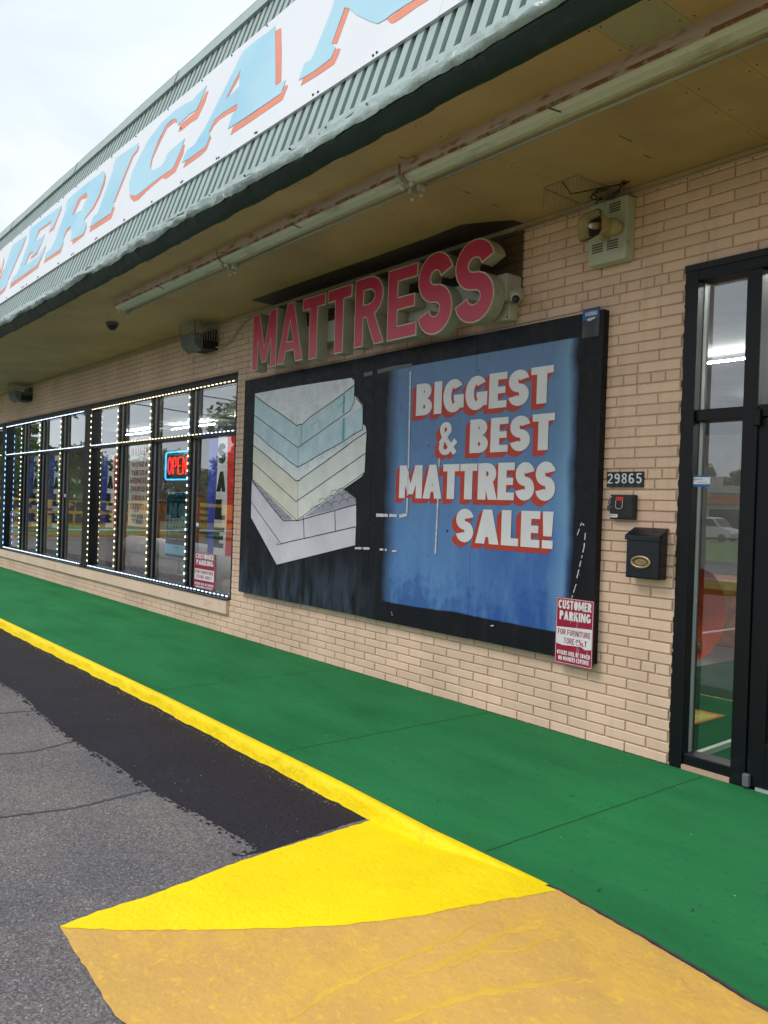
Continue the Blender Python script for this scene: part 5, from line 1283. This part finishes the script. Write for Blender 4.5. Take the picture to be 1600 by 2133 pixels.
MB().box(dx0+.0855, .002, .018, mlx0-.0005, f1, .095).build('sill', M_black, sl, bevel=.006)
MB().box(dx0+.0855, -.016, .0015, mlx0, .002, .03).build('sill_mortar', M_mortar, sl)
GYD = .085
for z0, z1 in ((.095, 2.155), (2.225, 3.02)):
    MB().quad((dx0+.085, GYD, z0), (mlx0, GYD, z0), (mlx0, GYD, z1), (dx0+.085, GYD, z1)).build('pane', M_glass, sl)
    MB().box(dx0+.0851, .06, z0, dx0+.089, f1-.035, z1).build('glazing_bead', M_beadl, sl)
# jagged caulk line down the brick
mb = MB(); z = 0.02
while z < 3.1: h = random.uniform(.015, .05); mb.box(dx0-.004-random.random()*.009, -.004, z, dx0+.004, .002, z+h); z += h
mb.build('caulk', M_caulk, sl)
# door leaf: stile, rails, glass
ld0, ld1 = mlx1+.004, -1.30
MB().box(ld0, .004, .012, ld0+.10, .055, 2.14).build('stile', M_black, door, bevel=.003)
MB().box(ld1-.10, .004, .012, ld1, .055, 2.14).build('stile', M_black, door, bevel=.003)
MB().box(ld0+.1005, .004, 2.02, ld1-.1005, .055, 2.14).build('rail', M_black, door, bevel=.003)
MB().box(ld0+.1005, .004, .012, ld1-.1005, .055, .28).build('rail', M_black, door, bevel=.003)
MB().box(ld0+.1, .024, .281, ld0+.112, .05, 2.02).build('glazing_bead', M_caulk, door)
MB().quad((ld0+.1, .03, .28), (ld1-.1, .03, .28), (ld1-.1, .03, 2.02), (ld0+.1, .03, 2.02)).build('pane', M_glass, door)
MB().box(ld0, -.006, 2.155, .35, .12, 2.225).build('header', M_black, door, bevel=.003)
MB().quad((ld0, .085, 2.225), (.35, .085, 2.225), (.35, .085, 3.02), (ld0, .085, 3.02)).build('pane', M_glass, door)
MB().box(ld0-.02, -.03, 2.10, ld0+.02, .003, 2.20).build('hinge', M_black, door, bevel=.006)
MB().box(ld0-.012, -.03, .01, ld0+.03, .003, .085).build('hinge', M_grey, door, bevel=.008)
MB().box(ld0+.06, -.012, .0015, ld1, .10, .018).build('threshold', M_alu, door)
mb = MB(); mb.tube([(ld0+.13, -.002, .30), (ld0+.17, -.008, .285), (ld0+.2, -.002, .30)], .004); mb.build('scuff', M_alu, door)
# right-hand leaf and jamb, outside the frame of the photo
MB().box(ld1+.01, .004, .012, ld1+.11, .055, 2.14).build('stile', M_black, door); MB().box(-.25, .004, .012, -.15, .055, 2.14).build('stile', M_black, door)
MB().box(ld1+.11, .004, .012, -.25, .055, .28).build('rail', M_black, door); MB().box(ld1+.11, .004, 2.02, -.25, .055, 2.14).build('rail', M_black, door)
MB().quad((ld1+.11, .03, .28), (-.25, .03, .28), (-.25, .03, 2.02), (ld1+.11, .03, 2.02)).build('pane', M_glass, door)
MB().box(-.14, -.01, 0, .35, f1, 2.154).build('frame_post', M_black, door)
# security sticker
x0, z1 = W(1438, 991, .01); x1, z0 = W(1479, 1014, .01)
stk = thing('security_sticker', 'white and blue security sticker on the sidelight frame', 'sticker', (x0, 0, z0))
MB().box(x0, .008, z0, x1, .010, z1).build('backing', M_label, stk)
mb = MB(); mb.box(x0, .0065, z0, x1, .0079, z0+.016); mb.box(x0, .0065, z1-.009, x1, .0079, z1); mb.build('blue_band', M_blab, stk)
btext('tyco', x0+.022, z0+.037, x0+.085, z1-.018, .0060, 'lettering', M_blueink, stk, slant=.3)
btext('Integrated Security', x0+.052, z0+.022, x1-.018, z0+.031, .0060, 'small_lettering', M_blueink, stk)
# vestibule floor pieces
_a = G(1420, 1583, .02); _b = G(1530, 1545, .02)
tag(MB().bar((*_a, .02), (*_b, .02), .035, .035).build('floor_track', M_alu), 'bare aluminium track on the floor inside the sidelight', 'floor track')

# ================================================================== STORE INTERIOR
M_vcar = pm('vestibule_carpet', (.006, .048, .02), .95, .15, 3, bump=.6, bs=200, spec=.1)
IZ = 3.55
MB().quad((-26, .25, -.003), (5, .25, -.003), (5, 14, -.003), (-26, 14, -.003)).build('store_floor', M_intf, None, 'structure')
MB().quad((-4.5, .13, .001), (1, .13, .001), (1, 5, .001), (-4.5, 5, .001)).build('vestibule_carpet', M_vcar, None, 'structure')
MB().quad((-26, 13.9, 0), (5, 13.9, 0), (5, 13.9, IZ), (-26, 13.9, IZ)).build('store_back_wall', M_int, None, 'structure')
MB().quad((-26, .24, 0), (-26, 14, 0), (-26, 14, IZ), (-26, .24, IZ)).build('store_side_wall', M_int, None, 'structure')
MB().quad((5, .24, 0), (5, 14, 0), (5, 14, IZ), (5, .24, IZ)).build('store_side_wall', M_int, None, 'structure')
MB().quad((-26, .20, IZ), (5, .20, IZ), (5, 14, IZ), (-26, 14, IZ)).build('store_ceiling', M_intc, None, 'structure')
MB().box(-26, .241, 3.09, 5, .26, 3.9).build('store_bulkhead', M_int, None, 'structure')
MB().box(-26, -1.6, SOF+.05, 5, 14, SOF+.12).build('roof_deck', M_int, None, 'structure')
MB().box(-26.3, .1, 0, -26.05, 14, 6).build('store_end_wall', M_int, None, 'structure')
k = 0
for y in (1.3, 4.6, 8.2):
    for x in (-24, -20.5, -17, -13.5, -10, -6.5, -3, .5):
        o = MB().box(x, y, IZ-.12, x+2.4, y+.022, IZ-.10).build('ceiling_tube_light', E_tube)
        tag(o, 'bright fluorescent tube under the store ceiling seen through the glass', 'ceiling light', 'fluorescent tubes under the store ceiling')
# flags
def flag(ul, ur, br_, bl, label, letters='SALE', y=.16):
    p = [W(*c, y) for c in (ul, ur, br_, bl)]; x0 = (p[0][0]+p[3][0])/2; x1 = (p[1][0]+p[2][0])/2; zt = (p[0][1]+p[1][1])/2; zb = (p[2][1]+p[3][1])/2
    t = thing('sale_flag', label, 'banner', (x0, y, zb), 'blue white and red SALE banners in the windows')
    w = x1-x0; h = zt-zb
    def wave(x, z, d): return (x, y-d+.02*math.sin((x-x0)/w*7+z*2)*min(1, (zt-z)), z)
    for a, b, m_, nm in ((0, .34, M_flagblue, 'blue_stripe'), (.34, .70, M_flagwhite, 'white_stripe'), (.70, 1, M_flagred, 'red_stripe')):
        mb = MB(); nx, nz_ = 6, 24
        for i in range(nx+1):
            for j in range(nz_+1): mb.v.append(wave(x0+w*(a+(b-a)*i/nx), zt-h*j/nz_, 0))
        for i in range(nx):
            for j in range(nz_): q = i*(nz_+1)+j; mb.f.append((q, q+1, q+nz_+2, q+nz_+1))
        mb.build(nm, m_, t, smooth=True)
    n = len(letters)
    for i, ch in enumerate(letters):
        za = zt-h*(.06+.235*i); ext(text(ch, x0+w*.37, za-h*.17, x0+w*.67, za, .27, 0), wave, .012, .012, 'letter', M_flagblack, t)
flag((432, 910), (492, 908), (484, 1163), (434, 1152), 'blue white and red SALE banner hanging in the window nearest the painted board')
flag((212, 948), (248, 946), (246, 1100), (213, 1098), 'blue white and red SALE banner in the left column of the OPEN window')
flag((103, 950), (131, 948), (130, 1100), (104, 1100), 'blue white and red SALE banner in the third column of the blue lit window')
flag((60, 952), (88, 950), (86, 1096), (61, 1096), 'blue white and red SALE banner in the second column of the blue lit window')
# neon sign
NY = .13
nt = thing('neon_sign', 'red OPEN neon sign framed by a blue neon tube in the shop window', 'neon sign', (-10.4, NY, 2))
(nx0, nzt), (nx1, _) = W(346, 943, NY), W(409, 940, NY); nzb = W(346, 999, NY)[1]
rr_ = .05; pts = []
for (cx1, cz1, a0) in ((nx1-rr_, nzt-rr_, 0), (nx0+rr_, nzt-rr_, 90), (nx0+rr_, nzb+rr_, 180), (nx1-rr_, nzb+rr_, 270)):
    for i in range(5): a = math.radians(a0+i*22.5); pts.append((cx1+rr_*math.cos(a), NY, cz1+rr_*math.sin(a)))
pts.append(pts[0]); MB().tube(pts, .010, 8, False).build('blue_tube', E_nblue, nt, smooth=True)
MB().box(nx0-.01, NY+.03, nzb-.01, nx1+.01, NY+.04, nzt+.01).build('backing', M_cable, nt)
lw = (nx1-nx0-.32)/4; ZB, ZT = nzb+.075, nzt-.075
def nl(i): return nx0+.07+i*lw
for dd in (0, ):
    c1 = [(nl(0)+lw*.42+lw*.34*math.cos(a), NY, (ZB+ZT)/2+(ZT-ZB)/2*math.sin(a)) for a in [2*PI*i/24 for i in range(25)]]
    MB().tube(c1  , .0068, 7, False).build('letter_tube', E_nred, nt, smooth=True)
    x = nl(1)+lw*.12; MB().tube([(x, NY, ZB), (x, NY, ZT), (x+lw*.4, NY, ZT), (x+lw*.6, NY, ZT-.06), (x+lw*.6, NY, (ZB+ZT)/2+.03), (x+lw*.4, NY, (ZB+ZT)/2-.01), (x+.02, NY, (ZB+ZT)/2-.01)]  , .0068, 7).build('letter_tube', E_nred, nt)
    x = nl(2)+lw*.14; MB().tube([(x+lw*.62, NY, ZT), (x, NY, ZT), (x, NY, ZB), (x+lw*.62, NY, ZB)]  , .0068, 7).build('letter_tube', E_nred, nt); MB().tube([(x+.02, NY, (ZB+ZT)/2), (x+lw*.5, NY, (ZB+ZT)/2)]  , .0068, 7).build('letter_tube', E_nred, nt)
    x = nl(3)+lw*.14; MB().tube([(x, NY, ZB), (x, NY, ZT), (x+lw*.65, NY, ZB), (x+lw*.65, NY, ZT)]  , .0068, 7).build('letter_tube', E_nred, nt)
# hours poster
def poster(ul, br_, y, name, label, cat='poster'):
    x0, zt = W(*ul, y); x1, zb = W(*br_, y); t = thing(name, label, cat, (x0, y, zb)); return t, x0, x1, zb, zt
HY = .13
t, x0, x1, zb, zt = poster((272, 912), (315, 1100), HY, 'hours_poster', 'white opening hours poster listing weekdays in red beside the neon sign')
MB().box(x0, HY, zb, x1, HY+.004, zt).build('sheet', M_paper, t)
w = x1-x0; h = zt-zb
def row(s, f0_, f1_, a=.1, b=.9, mat=M_redink, tt=.2): ext(text(s, x0+w*a, zt-h*f1_, x0+w*b, zt-h*f0_, tt, .1), wmap(HY), .001, .001, 'lettering', mat, t)
row('OPEN', .02, .08, .25, .75); row('10AM-6PM', .12, .215, .04, .96, M_orink)
row('MONDAY', .275, .335); row('TUESDAY', .37, .43); row('WEDNESDAY', .455, .52, .02, .98); row('THURSDAY', .55, .61, .06, .94); row('FRIDAY', .65, .71, .16, .84, M_orink); row('SATURDAY', .745, .81, .06, .94, M_orink)
row('CLOSED', .86, .905, .2, .8, M_blueink, .15); row('SUNDAY', .92, .965, .2, .8, M_blueink, .12)
t, x0, x1, zb, zt = poster((348, 1026), (392, 1166), HY, 'credit_poster', 'teal NO CREDIT NEEDED poster hanging below the neon sign')
w = x1-x0; h = zt-zb
MB().box(x0-.01, HY+.001, zb-.01, x1+.01, HY+.004, zt+.01).build('border', M_poster_lt, t)
MB().box(x0, HY-.001, zb+h*.2, x1, HY+.001, zt).build('teal_field', M_poster_teal, t); MB().box(x0, HY-.001, zb, x1, HY+.001, zb+h*.05).build('teal_band', M_poster_teal, t)
row2 = lambda s, a, b, f0_, f1_, m_, tt=.22: ext(text(s, x0+w*a, zt-h*f1_, x0+w*b, zt-h*f0_, tt, .08), wmap(HY), .003, .003, 'lettering', m_, t)
row2('NO', .12, .86, .16, .38, M_poster_lt, .24); row2('CREDIT', .12, .88, .39, .47, M_paper); row2('NEEDED', .12, .88, .48, .56, M_paper); row2('WITH', .4, .6, .575, .60, M_paper); row2('FLEXIBLE', .14, .84, .62, .68, M_poster_mid, .18); row2('PAYMENT OPTIONS', .14, .84, .70, .725, M_paper, .18)
btext('snap!', x0+w*.35, zt-h*.86, x0+w*.62, zt-h*.82, HY-.003, 'lettering', M_blueink, t); btext('Approved in a Snap!', x0+w*.22, zt-h*.125, x0+w*.8, zt-h*.095, HY-.003, 'lettering', M_paper, t)
mb = MB(); mb.tube([(x0+.03, HY, zt), (x0+.05, HY, zt+.05)], .004); mb.tube([(x1-.05, HY, zt), (x1-.03, HY, zt+.06)], .004); mb.build('hanger', M_label, t)
# price sheets in the far column, small stickers
t, x0, x1, zb, zt = poster((20, 1065), (40, 1150), HY, 'price_sheet', 'white price sheet at the left end of the blue lit window')
MB().box(x0, HY, zb, x1, HY+.004, zt).build('sheet', M_paper, t)
ext(text('39', x0+.1, zb+.55, x1-.1, zb+.75, .12, .15), wmap(HY), .002, .002, 'digit', M_redink, t); ext(text('79', x0+.1, zb+.15, x1-.1, zb+.35, .12, .15), wmap(HY), .002, .002, 'digit', M_redink, t)
for (u, v, lb_) in ((411, 1094, 'small white and blue sticker on the mullion beside the parking sign'), (135, 1033, 'small white and blue sticker on a mullion of the blue lit window')):
    x, z = W(u, v, .0)
    t = thing('mullion_sticker', lb_, 'sticker', (x, .006, z)); MB().box(x-.045, .0045, z-.03, x+.03, .0065, z+.03).build('sheet', M_label, t); MB().box(x-.045, .003, z-.03, x+.03, .0044, z-.012).build('blue_band', M_blab, t)
# sofa
sx0, sz_ = W(275, 1165, .9)
so_ = thing('sofa', 'light grey rolled arm sofa behind the shop window', 'sofa', (-12.3, 1.2, 0))
MB().tube([(-13.4, .75, .62), (-13.4, 1.85, .62)], .19, 18).build('arm', M_sofa, so_, smooth=True); MB().box(-13.52, .76, .05, -13.28, 1.84, .6).build('arm_panel', M_sofa, so_, bevel=.03)
MB().tube([(-10.3, .75, .62), (-10.3, 1.85, .62)], .19, 18).build('arm', M_sofa, so_, smooth=True); MB().box(-10.42, .76, .05, -10.18, 1.84, .6).build('arm_panel', M_sofa, so_, bevel=.03)
for i in range(3): MB().box(-13.2+i*.94, .62, .45, -12.28+i*.94, .82, .92).build('back_cushion', M_sofa, so_, bevel=.08)
MB().box(-13.25, .8, .08, -10.4, 1.8, .45).build('seat', M_sofa, so_, bevel=.05)
MB().tube([(-13.2, .66, .80), (-10.45, .66, .80)], .15, 16).build('back_roll', M_sofa, so_, smooth=True)
# carved mirror frame
mf = thing('carved_mirror', 'carved brown wooden mirror frame standing in the left column of the OPEN window', 'mirror', (-14.2, .7, .1))
a0, a1 = -14.55, -13.75
for b_ in ((a0, .7, .12, a0+.13, .78, 1.25), (a1-.13, .7, .12, a1, .78, 1.25), (a0+.131, .7, .12, a1-.131, .78, .27), (a0+.131, .7, 1.12, a1-.131, .78, 1.25)): MB().box(*b_).build('frame', M_wood, mf, bevel=.02)
MB().box(a0+.1, .75, .2, a1-.1, .76, 1.2).build('mirror_glass', M_mirror, mf)
# lamp glow and other showroom things
lm = thing('floor_lamp', 'brass floor lamp with warm bulbs behind the SALE banner', 'lamp', (-9.9, 1.6, 0))
MB().tube([(-9.9, 1.6, 0), (-9.9, 1.6, 1.9)], .015).build('pole', M_gold, lm)
for dx, dz in ((-.12, 0), (0, .08), (.1, -.04)): MB().ell((-9.9+dx, 1.6, 1.95+dz), .045, .045, .045, 10, 6).build('bulb', E_bulb, lm, smooth=True)
MB().tube([(-9.9, 1.6, 0), (-9.9, 1.6, .04)], .14, 14).build('base', M_gold, lm)
# things seen through the sidelight
ex = thing('orange_drum_chair', 'glossy orange drum shaped chair inside the sidelight window', 'chair', (-4.2, 1.9, 0))
mb = MB(); mb.tube([(-4.35, 2.0, .72), (-3.75, 1.9, .72)], .40, 28, False); mb.build('shell', M_orangef, ex, smooth=True)
mb = MB(); mb.tube([(-4.3, 2.0, .72), (-4.28, 2.0, .72)], .38, 28); mb.build('back_disc', M_orangef, ex)
MB().box(-4.2, 1.8, .05, -3.9, 2.1, .18).build('foot', M_alu, ex)
MB().ell((-4.0, 1.95, .42), .26, .3, .12, 14, 8).build('cushion', M_wood, ex, smooth=True)
ez = thing('gold_easel', 'tall gold easel standing inside the sidelight window', 'easel', (-4.8, 3.1, 0))
for a, b in (((-5.0, 3.0, 0), (-4.75, 3.1, 2.1)), ((-4.5, 3.0, 0), (-4.7, 3.1, 2.1)), ((-4.72, 3.5, 0), (-4.72, 3.12, 2.1))): MB().tube([a, b], .03, 8).build('leg', M_gold, ez)
MB().box(-5.0, 2.98, .9, -4.5, 3.05, .95).build('ledge', M_gold, ez)
mt_ = thing('floor_mat', 'yellow floor mat with orange border on the green vestibule carpet', 'mat', (-3.5, 1.0, 0))
c_ = [G(1428, 1512, .01), G(1428, 1474, .01), G(1512, 1489, .01)]
q0 = Vector(G(1420, 1515, .01)); q1 = Vector(G(1512, 1490, .01)); q2 = Vector(G(1420, 1472, .01))
vv = (q1-q0); 
ext([[tuple(q0), tuple(q1), tuple(q2), tuple(q2+(q0-q1)), tuple(q0+(q0-q1)*1.0)]], lambda x, y, d: (x, y, d), .002, .010, 'border', M_matb, mt_)
cc = (q0+q2)/2+(q0-q1)*.3
ext([[tuple(cc+(p-cc)*.86) for p in (q0, q1, q2, q2+(q0-q1), q0+(q0-q1))]], lambda x, y, d: (x, y, d), .0105, .012, 'field', M_matc, mt_)
tag(MB().box(-6.2, 4.8, 0, -4.2, 5.8, .8).build('display_table', M_wood, bevel=.02), 'dark wooden table deep inside behind the sidelight', 'table')
for i, (x, y, h_) in enumerate(((-18, 3, 1.5), (-15.5, 4.5, 1.2), (-8.5, 5.5, 1.9), (-6.8, 3.6, 1.0), (-21, 5, 1.7))):
    cb = thing('cabinet', ['tall dark cabinet behind the blue lit window', 'low dark cabinet behind the window post', 'tall dark cabinet behind the painted board', 'low dark cabinet deep behind the brick wall', 'dark cabinet behind the farthest window'][i], 'cabinet', (x, y, 0))
    MB().box(x-.7, y, .1, x+.7, y+.5, h_).build('body', M_wood, cb, bevel=.02); MB().box(x-.75, y-.03, h_+.001, x+.75, y+.53, h_+.04).build('top', M_wood, cb, bevel=.01)
    for s in (-1, 1): MB().box(x+s*.35-.32, y-.02, .15, x+s*.35+.32, y-.001, h_-.05).build('door', M_wood, cb, bevel=.008)

# ================================================================== OUTSIDE BEHIND THE CAMERA (seen in the glass)
def crown_mesh(seed, n, R, H, leaf, mat, conifer=False):
    rnd = random.Random(seed); mb = MB(); cl = []
    for i in range(26):
        t = rnd.random(); a = rnd.random()*2*PI; rad = rnd.random()**.5
        if conifer: r_ = R*(1-t)*.95; cl.append((r_*rad*math.cos(a), r_*rad*math.sin(a), H*t, R*.28*(1.2-t)))
        else: z = H*(.12+.8*t); r_ = R*math.sin(PI*min(.97, .15+t*.8))**.7; cl.append((r_*rad*math.cos(a), r_*rad*math.sin(a), z, R*rnd.uniform(.22, .4)))
    for i in range(n):
        c = rnd.choice(cl); v = Vector((rnd.gauss(0, 1), rnd.gauss(0, 1), rnd.gauss(0, 1))).normalized()*c[3]*rnd.random()**.35
        p = Vector(c[:3])+v; u = Vector((rnd.gauss(0, 1), rnd.gauss(0, 1), rnd.gauss(0, .6))).normalized(); w_ = u.orthogonal().normalized(); s = leaf*rnd.uniform(.6, 1.4)
        mb.quad(p-u*s, p-w_*s*.6, p+u*s, p+w_*s*.6)
    me = bpy.data.meshes.new('crown'); me.from_pydata(mb.v, [], mb.f); me.materials.append(mat); return me
crowns = [crown_mesh(1, 6000, 3.2, 6.5, .17, M_leaf), crown_mesh(2, 6000, 3.6, 6.0, .17, M_leaf), crown_mesh(3, 4500, 2.6, 9.0, .15, M_leafd, True)]
tn = 0
def tree(x, y, s, k, label, zb=1.2):
    t = thing('tree', label, 'tree', (x, y, 0), 'trees across the street')
    mb = MB(); mb.tube([(x, y, -.1), (x+.1, y, zb*s), (x, y+.1, zb*s+3*s), (x+.1, y, zb*s+4.5*s)], [.28*s, .2*s, .12*s, .04*s], 8); mb.build('trunk', M_bark, t, smooth=True)
    o = bpy.data.objects.new('crown', crowns[k]); col.objects.link(o); o.parent = t; o.location = (0, 0, zb*s); o.scale = (s, s, s); o.rotation_euler[2] = random.random()*6
tree(-39.5, -5.0, 1.25, 0, 'big leafy tree by the side street, reflected in the left window', .5)
tree(-41.5, .5, 1.3, 1, 'second big leafy tree by the side street, reflected in the left window', .5)
tree(-44, -21.5, 1.15, 0, 'leafy tree reflected beside the SALE banner')
tree(-70, -34, 1.3, 2, 'dark conifer across the side street reflected above the neon sign')
random.seed(21)
gl = 'leafy tree in the tree line across the streets, seen only in reflections'
for i in range(13): tree(-66+random.uniform(-3, 3), 8-i*5.2, random.uniform(.65, .85), i % 2, gl, .2)
for i in range(15): tree(-62+random.uniform(-1, 1), -4-i*3.1, random.uniform(.70, .88), (i+1) % 2, gl, .05)
tree(-64, -30, .95, 2, 'smaller dark conifer across the side street reflected by the neon sign', .1)
for i in range(13): tree(-60+i*6+random.uniform(-2, 2), -66+random.uniform(-3, 3), random.uniform(.8, 1.1), i % 2, gl, .3)
# poles and wires
for (x, y, h_, lb_) in ((-55, -14, 10.5, 'wooden utility pole by the side street'), (-57, 30, 10.5, 'wooden utility pole far up the side street'), (-52, -70, 10.5, 'wooden utility pole far down the side street')):
    t = thing('utility_pole', lb_, 'utility pole', (x, y, 0)); MB().tube([(x, y, -.2), (x, y, h_)], [.16, .11], 8).build('pole', M_bark, t); MB().box(x-.9, y-.06, h_-.9, x+.9, y+.06, h_-.75).build('crossarm', M_bark, t)
wr = [((-55, -14), (-57, 30)), ((-55, -14), (-52, -70))]
for zz, lb_ in ((9.7, 'upper power line along the side street'), (8.3, 'lower power line along the side street')):
    mb = MB()
    for (a, b) in wr: mb.tube([(a[0]+(b[0]-a[0])*i/12, a[1]+(b[1]-a[1])*i/12, zz-1.0*(1-(i/6-1)**2)) for i in range(13)], .045, 5)
    tag(mb.build('power_line', M_cable), lb_, 'power line')
lp = thing('street_lamp', 'tall grey street lamp reflected in the sidelight', 'street lamp', (-14.2, -20.3, 0))
MB().tube([(-14.2, -20.3, 0), (-14.4, -20.3, 4), (-14.9, -20.3, 7.6)], [.12, .1, .08], 8).build('pole', M_grey, lp); MB().tube([(-14.9, -20.3, 7.6), (-15.6, -20.3, 8.1), (-17, -20.3, 8.2)], .05, 6).build('arm', M_grey, lp); MB().box(-17.5, -20.45, 8.12, -16.9, -20.15, 8.25).build('lamp_head', M_grey, lp)
# yellow banners tied along the lot edge
def banner(ya, yb, x, z0, z1, lines_, label):
    t = thing('yellow_banner', label, 'banner', (x, ya, 0), 'yellow sale banners along the lot edge')
    mb = MB(); n = 16
    for i in range(n+1):
        y = ya+(yb-ya)*i/n; dx = .06*math.sin(i*1.3)
        mb.v += [(x+dx, y, z0+.04*math.sin(i*.9)), (x-dx*.5, y, (z0+z1)/2), (x+dx, y, z1-.10*math.sin(PI*i/n))]
    for i in range(n):
        a = i*3; mb.f += [(a, a+3, a+4, a+1), (a+1, a+4, a+5, a+2)]
    mb.build('sheet', M_bannery, t, smooth=True)
    fm = lambda a, b, d: (x+.09+d, ya+a, b)
    Wd = yb-ya; H = z1-z0
    for s, a0_, a1_, b0_, b1_ in lines_:
        ext(text(s, Wd*a0_, z0+H*b0_, Wd*a1_, z0+H*b1_, .24, .08), fm, 0, 0, 'lettering', M_bannerb, t)
    for y in (ya, yb): MB().box(x-.04, y-.04, -.1, x+.04, y+.04, z1+.15).build('post', M_grey, t)
banner(-17.0, -10.2, -31.5, .42, 1.50, [('SALE', .05, .95, .18, .82)], 'long yellow SALE banner reflected across the shop windows')
banner(-8.6, -2.2, -31.5, .42, 1.50, [('TRUCK LOAD', .06, .94, .55, .88), ('FURNITURE', .06, .94, .12, .45)], 'yellow two line banner reflected in the blue lit window')
banner(-25.5, -17.6, -31.5, .42, 1.50, [('FURNITURE', .06, .6, .56, .9), ('SALE', .06, .9, .12, .46)], 'yellow FURNITURE SALE banner reflected by the neon sign')
def van(x, y, rot, label):
    t = thing('parked_van', label, 'van', (x, y, LOT), 'white vans parked across the street'); t.scale = (.78, .78, .78)
    pr = [(-2.6, .35), (2.45, .35), (2.6, .75), (2.35, 1.1), (1.6, 1.25), (.9, 2.05), (.5, 2.15), (-2.5, 2.15), (-2.6, 2.0)]
    mb = MB(); n = len(pr)
    for s in (-.95, .95): mb.v += [(x+a, y+s, b+LOT) for a, b in pr]
    mb.f = [(i, (i+1) % n, (i+1) % n+n, i+n) for i in range(n)]+[tuple(range(n))[::-1], tuple(range(n, 2*n))]; mb.build('body', M_vanw, t, bevel=.06)
    for a, b in ((.95, 1.5),): MB().quad((x+.98, y+.9, 1.95), (x+.98, y-.9, 1.95), (x+1.6, y-.9, 1.24), (x+1.6, y+.9, 1.24)).build('windscreen', M_vang, t)
    MB().quad((x+.2, y+.956, 1.25), (x+1.35, y+.956, 1.25), (x+.85, y+.956, 1.85), (x+.2, y+.956, 1.9)).build('side_window', M_vang, t)
    for a in (-1.6, 1.7):
        for s in (-.96, .96): MB().tube([(x+a, y+s-.1, .33+LOT), (x+a, y+s+.1, .33+LOT)], .34, 16).build('wheel', M_tyre, t)
VS = []
van(-29.5, -48, 0, 'white van parked across the street, nearest the reflected building door'); van(-23.5, -48.5, 0, 'white van parked in the middle of the row across the street'); van(-36, -47.5, 0, 'white van parked at the left of the row across the street')
fb = thing('far_building', 'low white building with orange fascia across the street', 'building', (-28, -58, 0))
MB().box(-48, -62, 0, -8, -55, 3.4).build('wall', M_bld, fb); MB().box(-48.2, -62, 3.42, -7.8, -54.8, 4.0).build('roof', M_bld, fb); MB().box(-34, -54.9, 2.6, -22, -54.7, 3.2).build('fascia', M_bldd, fb)
for i in range(9): MB().box(-46+i*4.2, -54.99, .6, -43.4+i*4.2, -54.9, 2.2).build('window', M_vang, fb)
fence_sign = 0
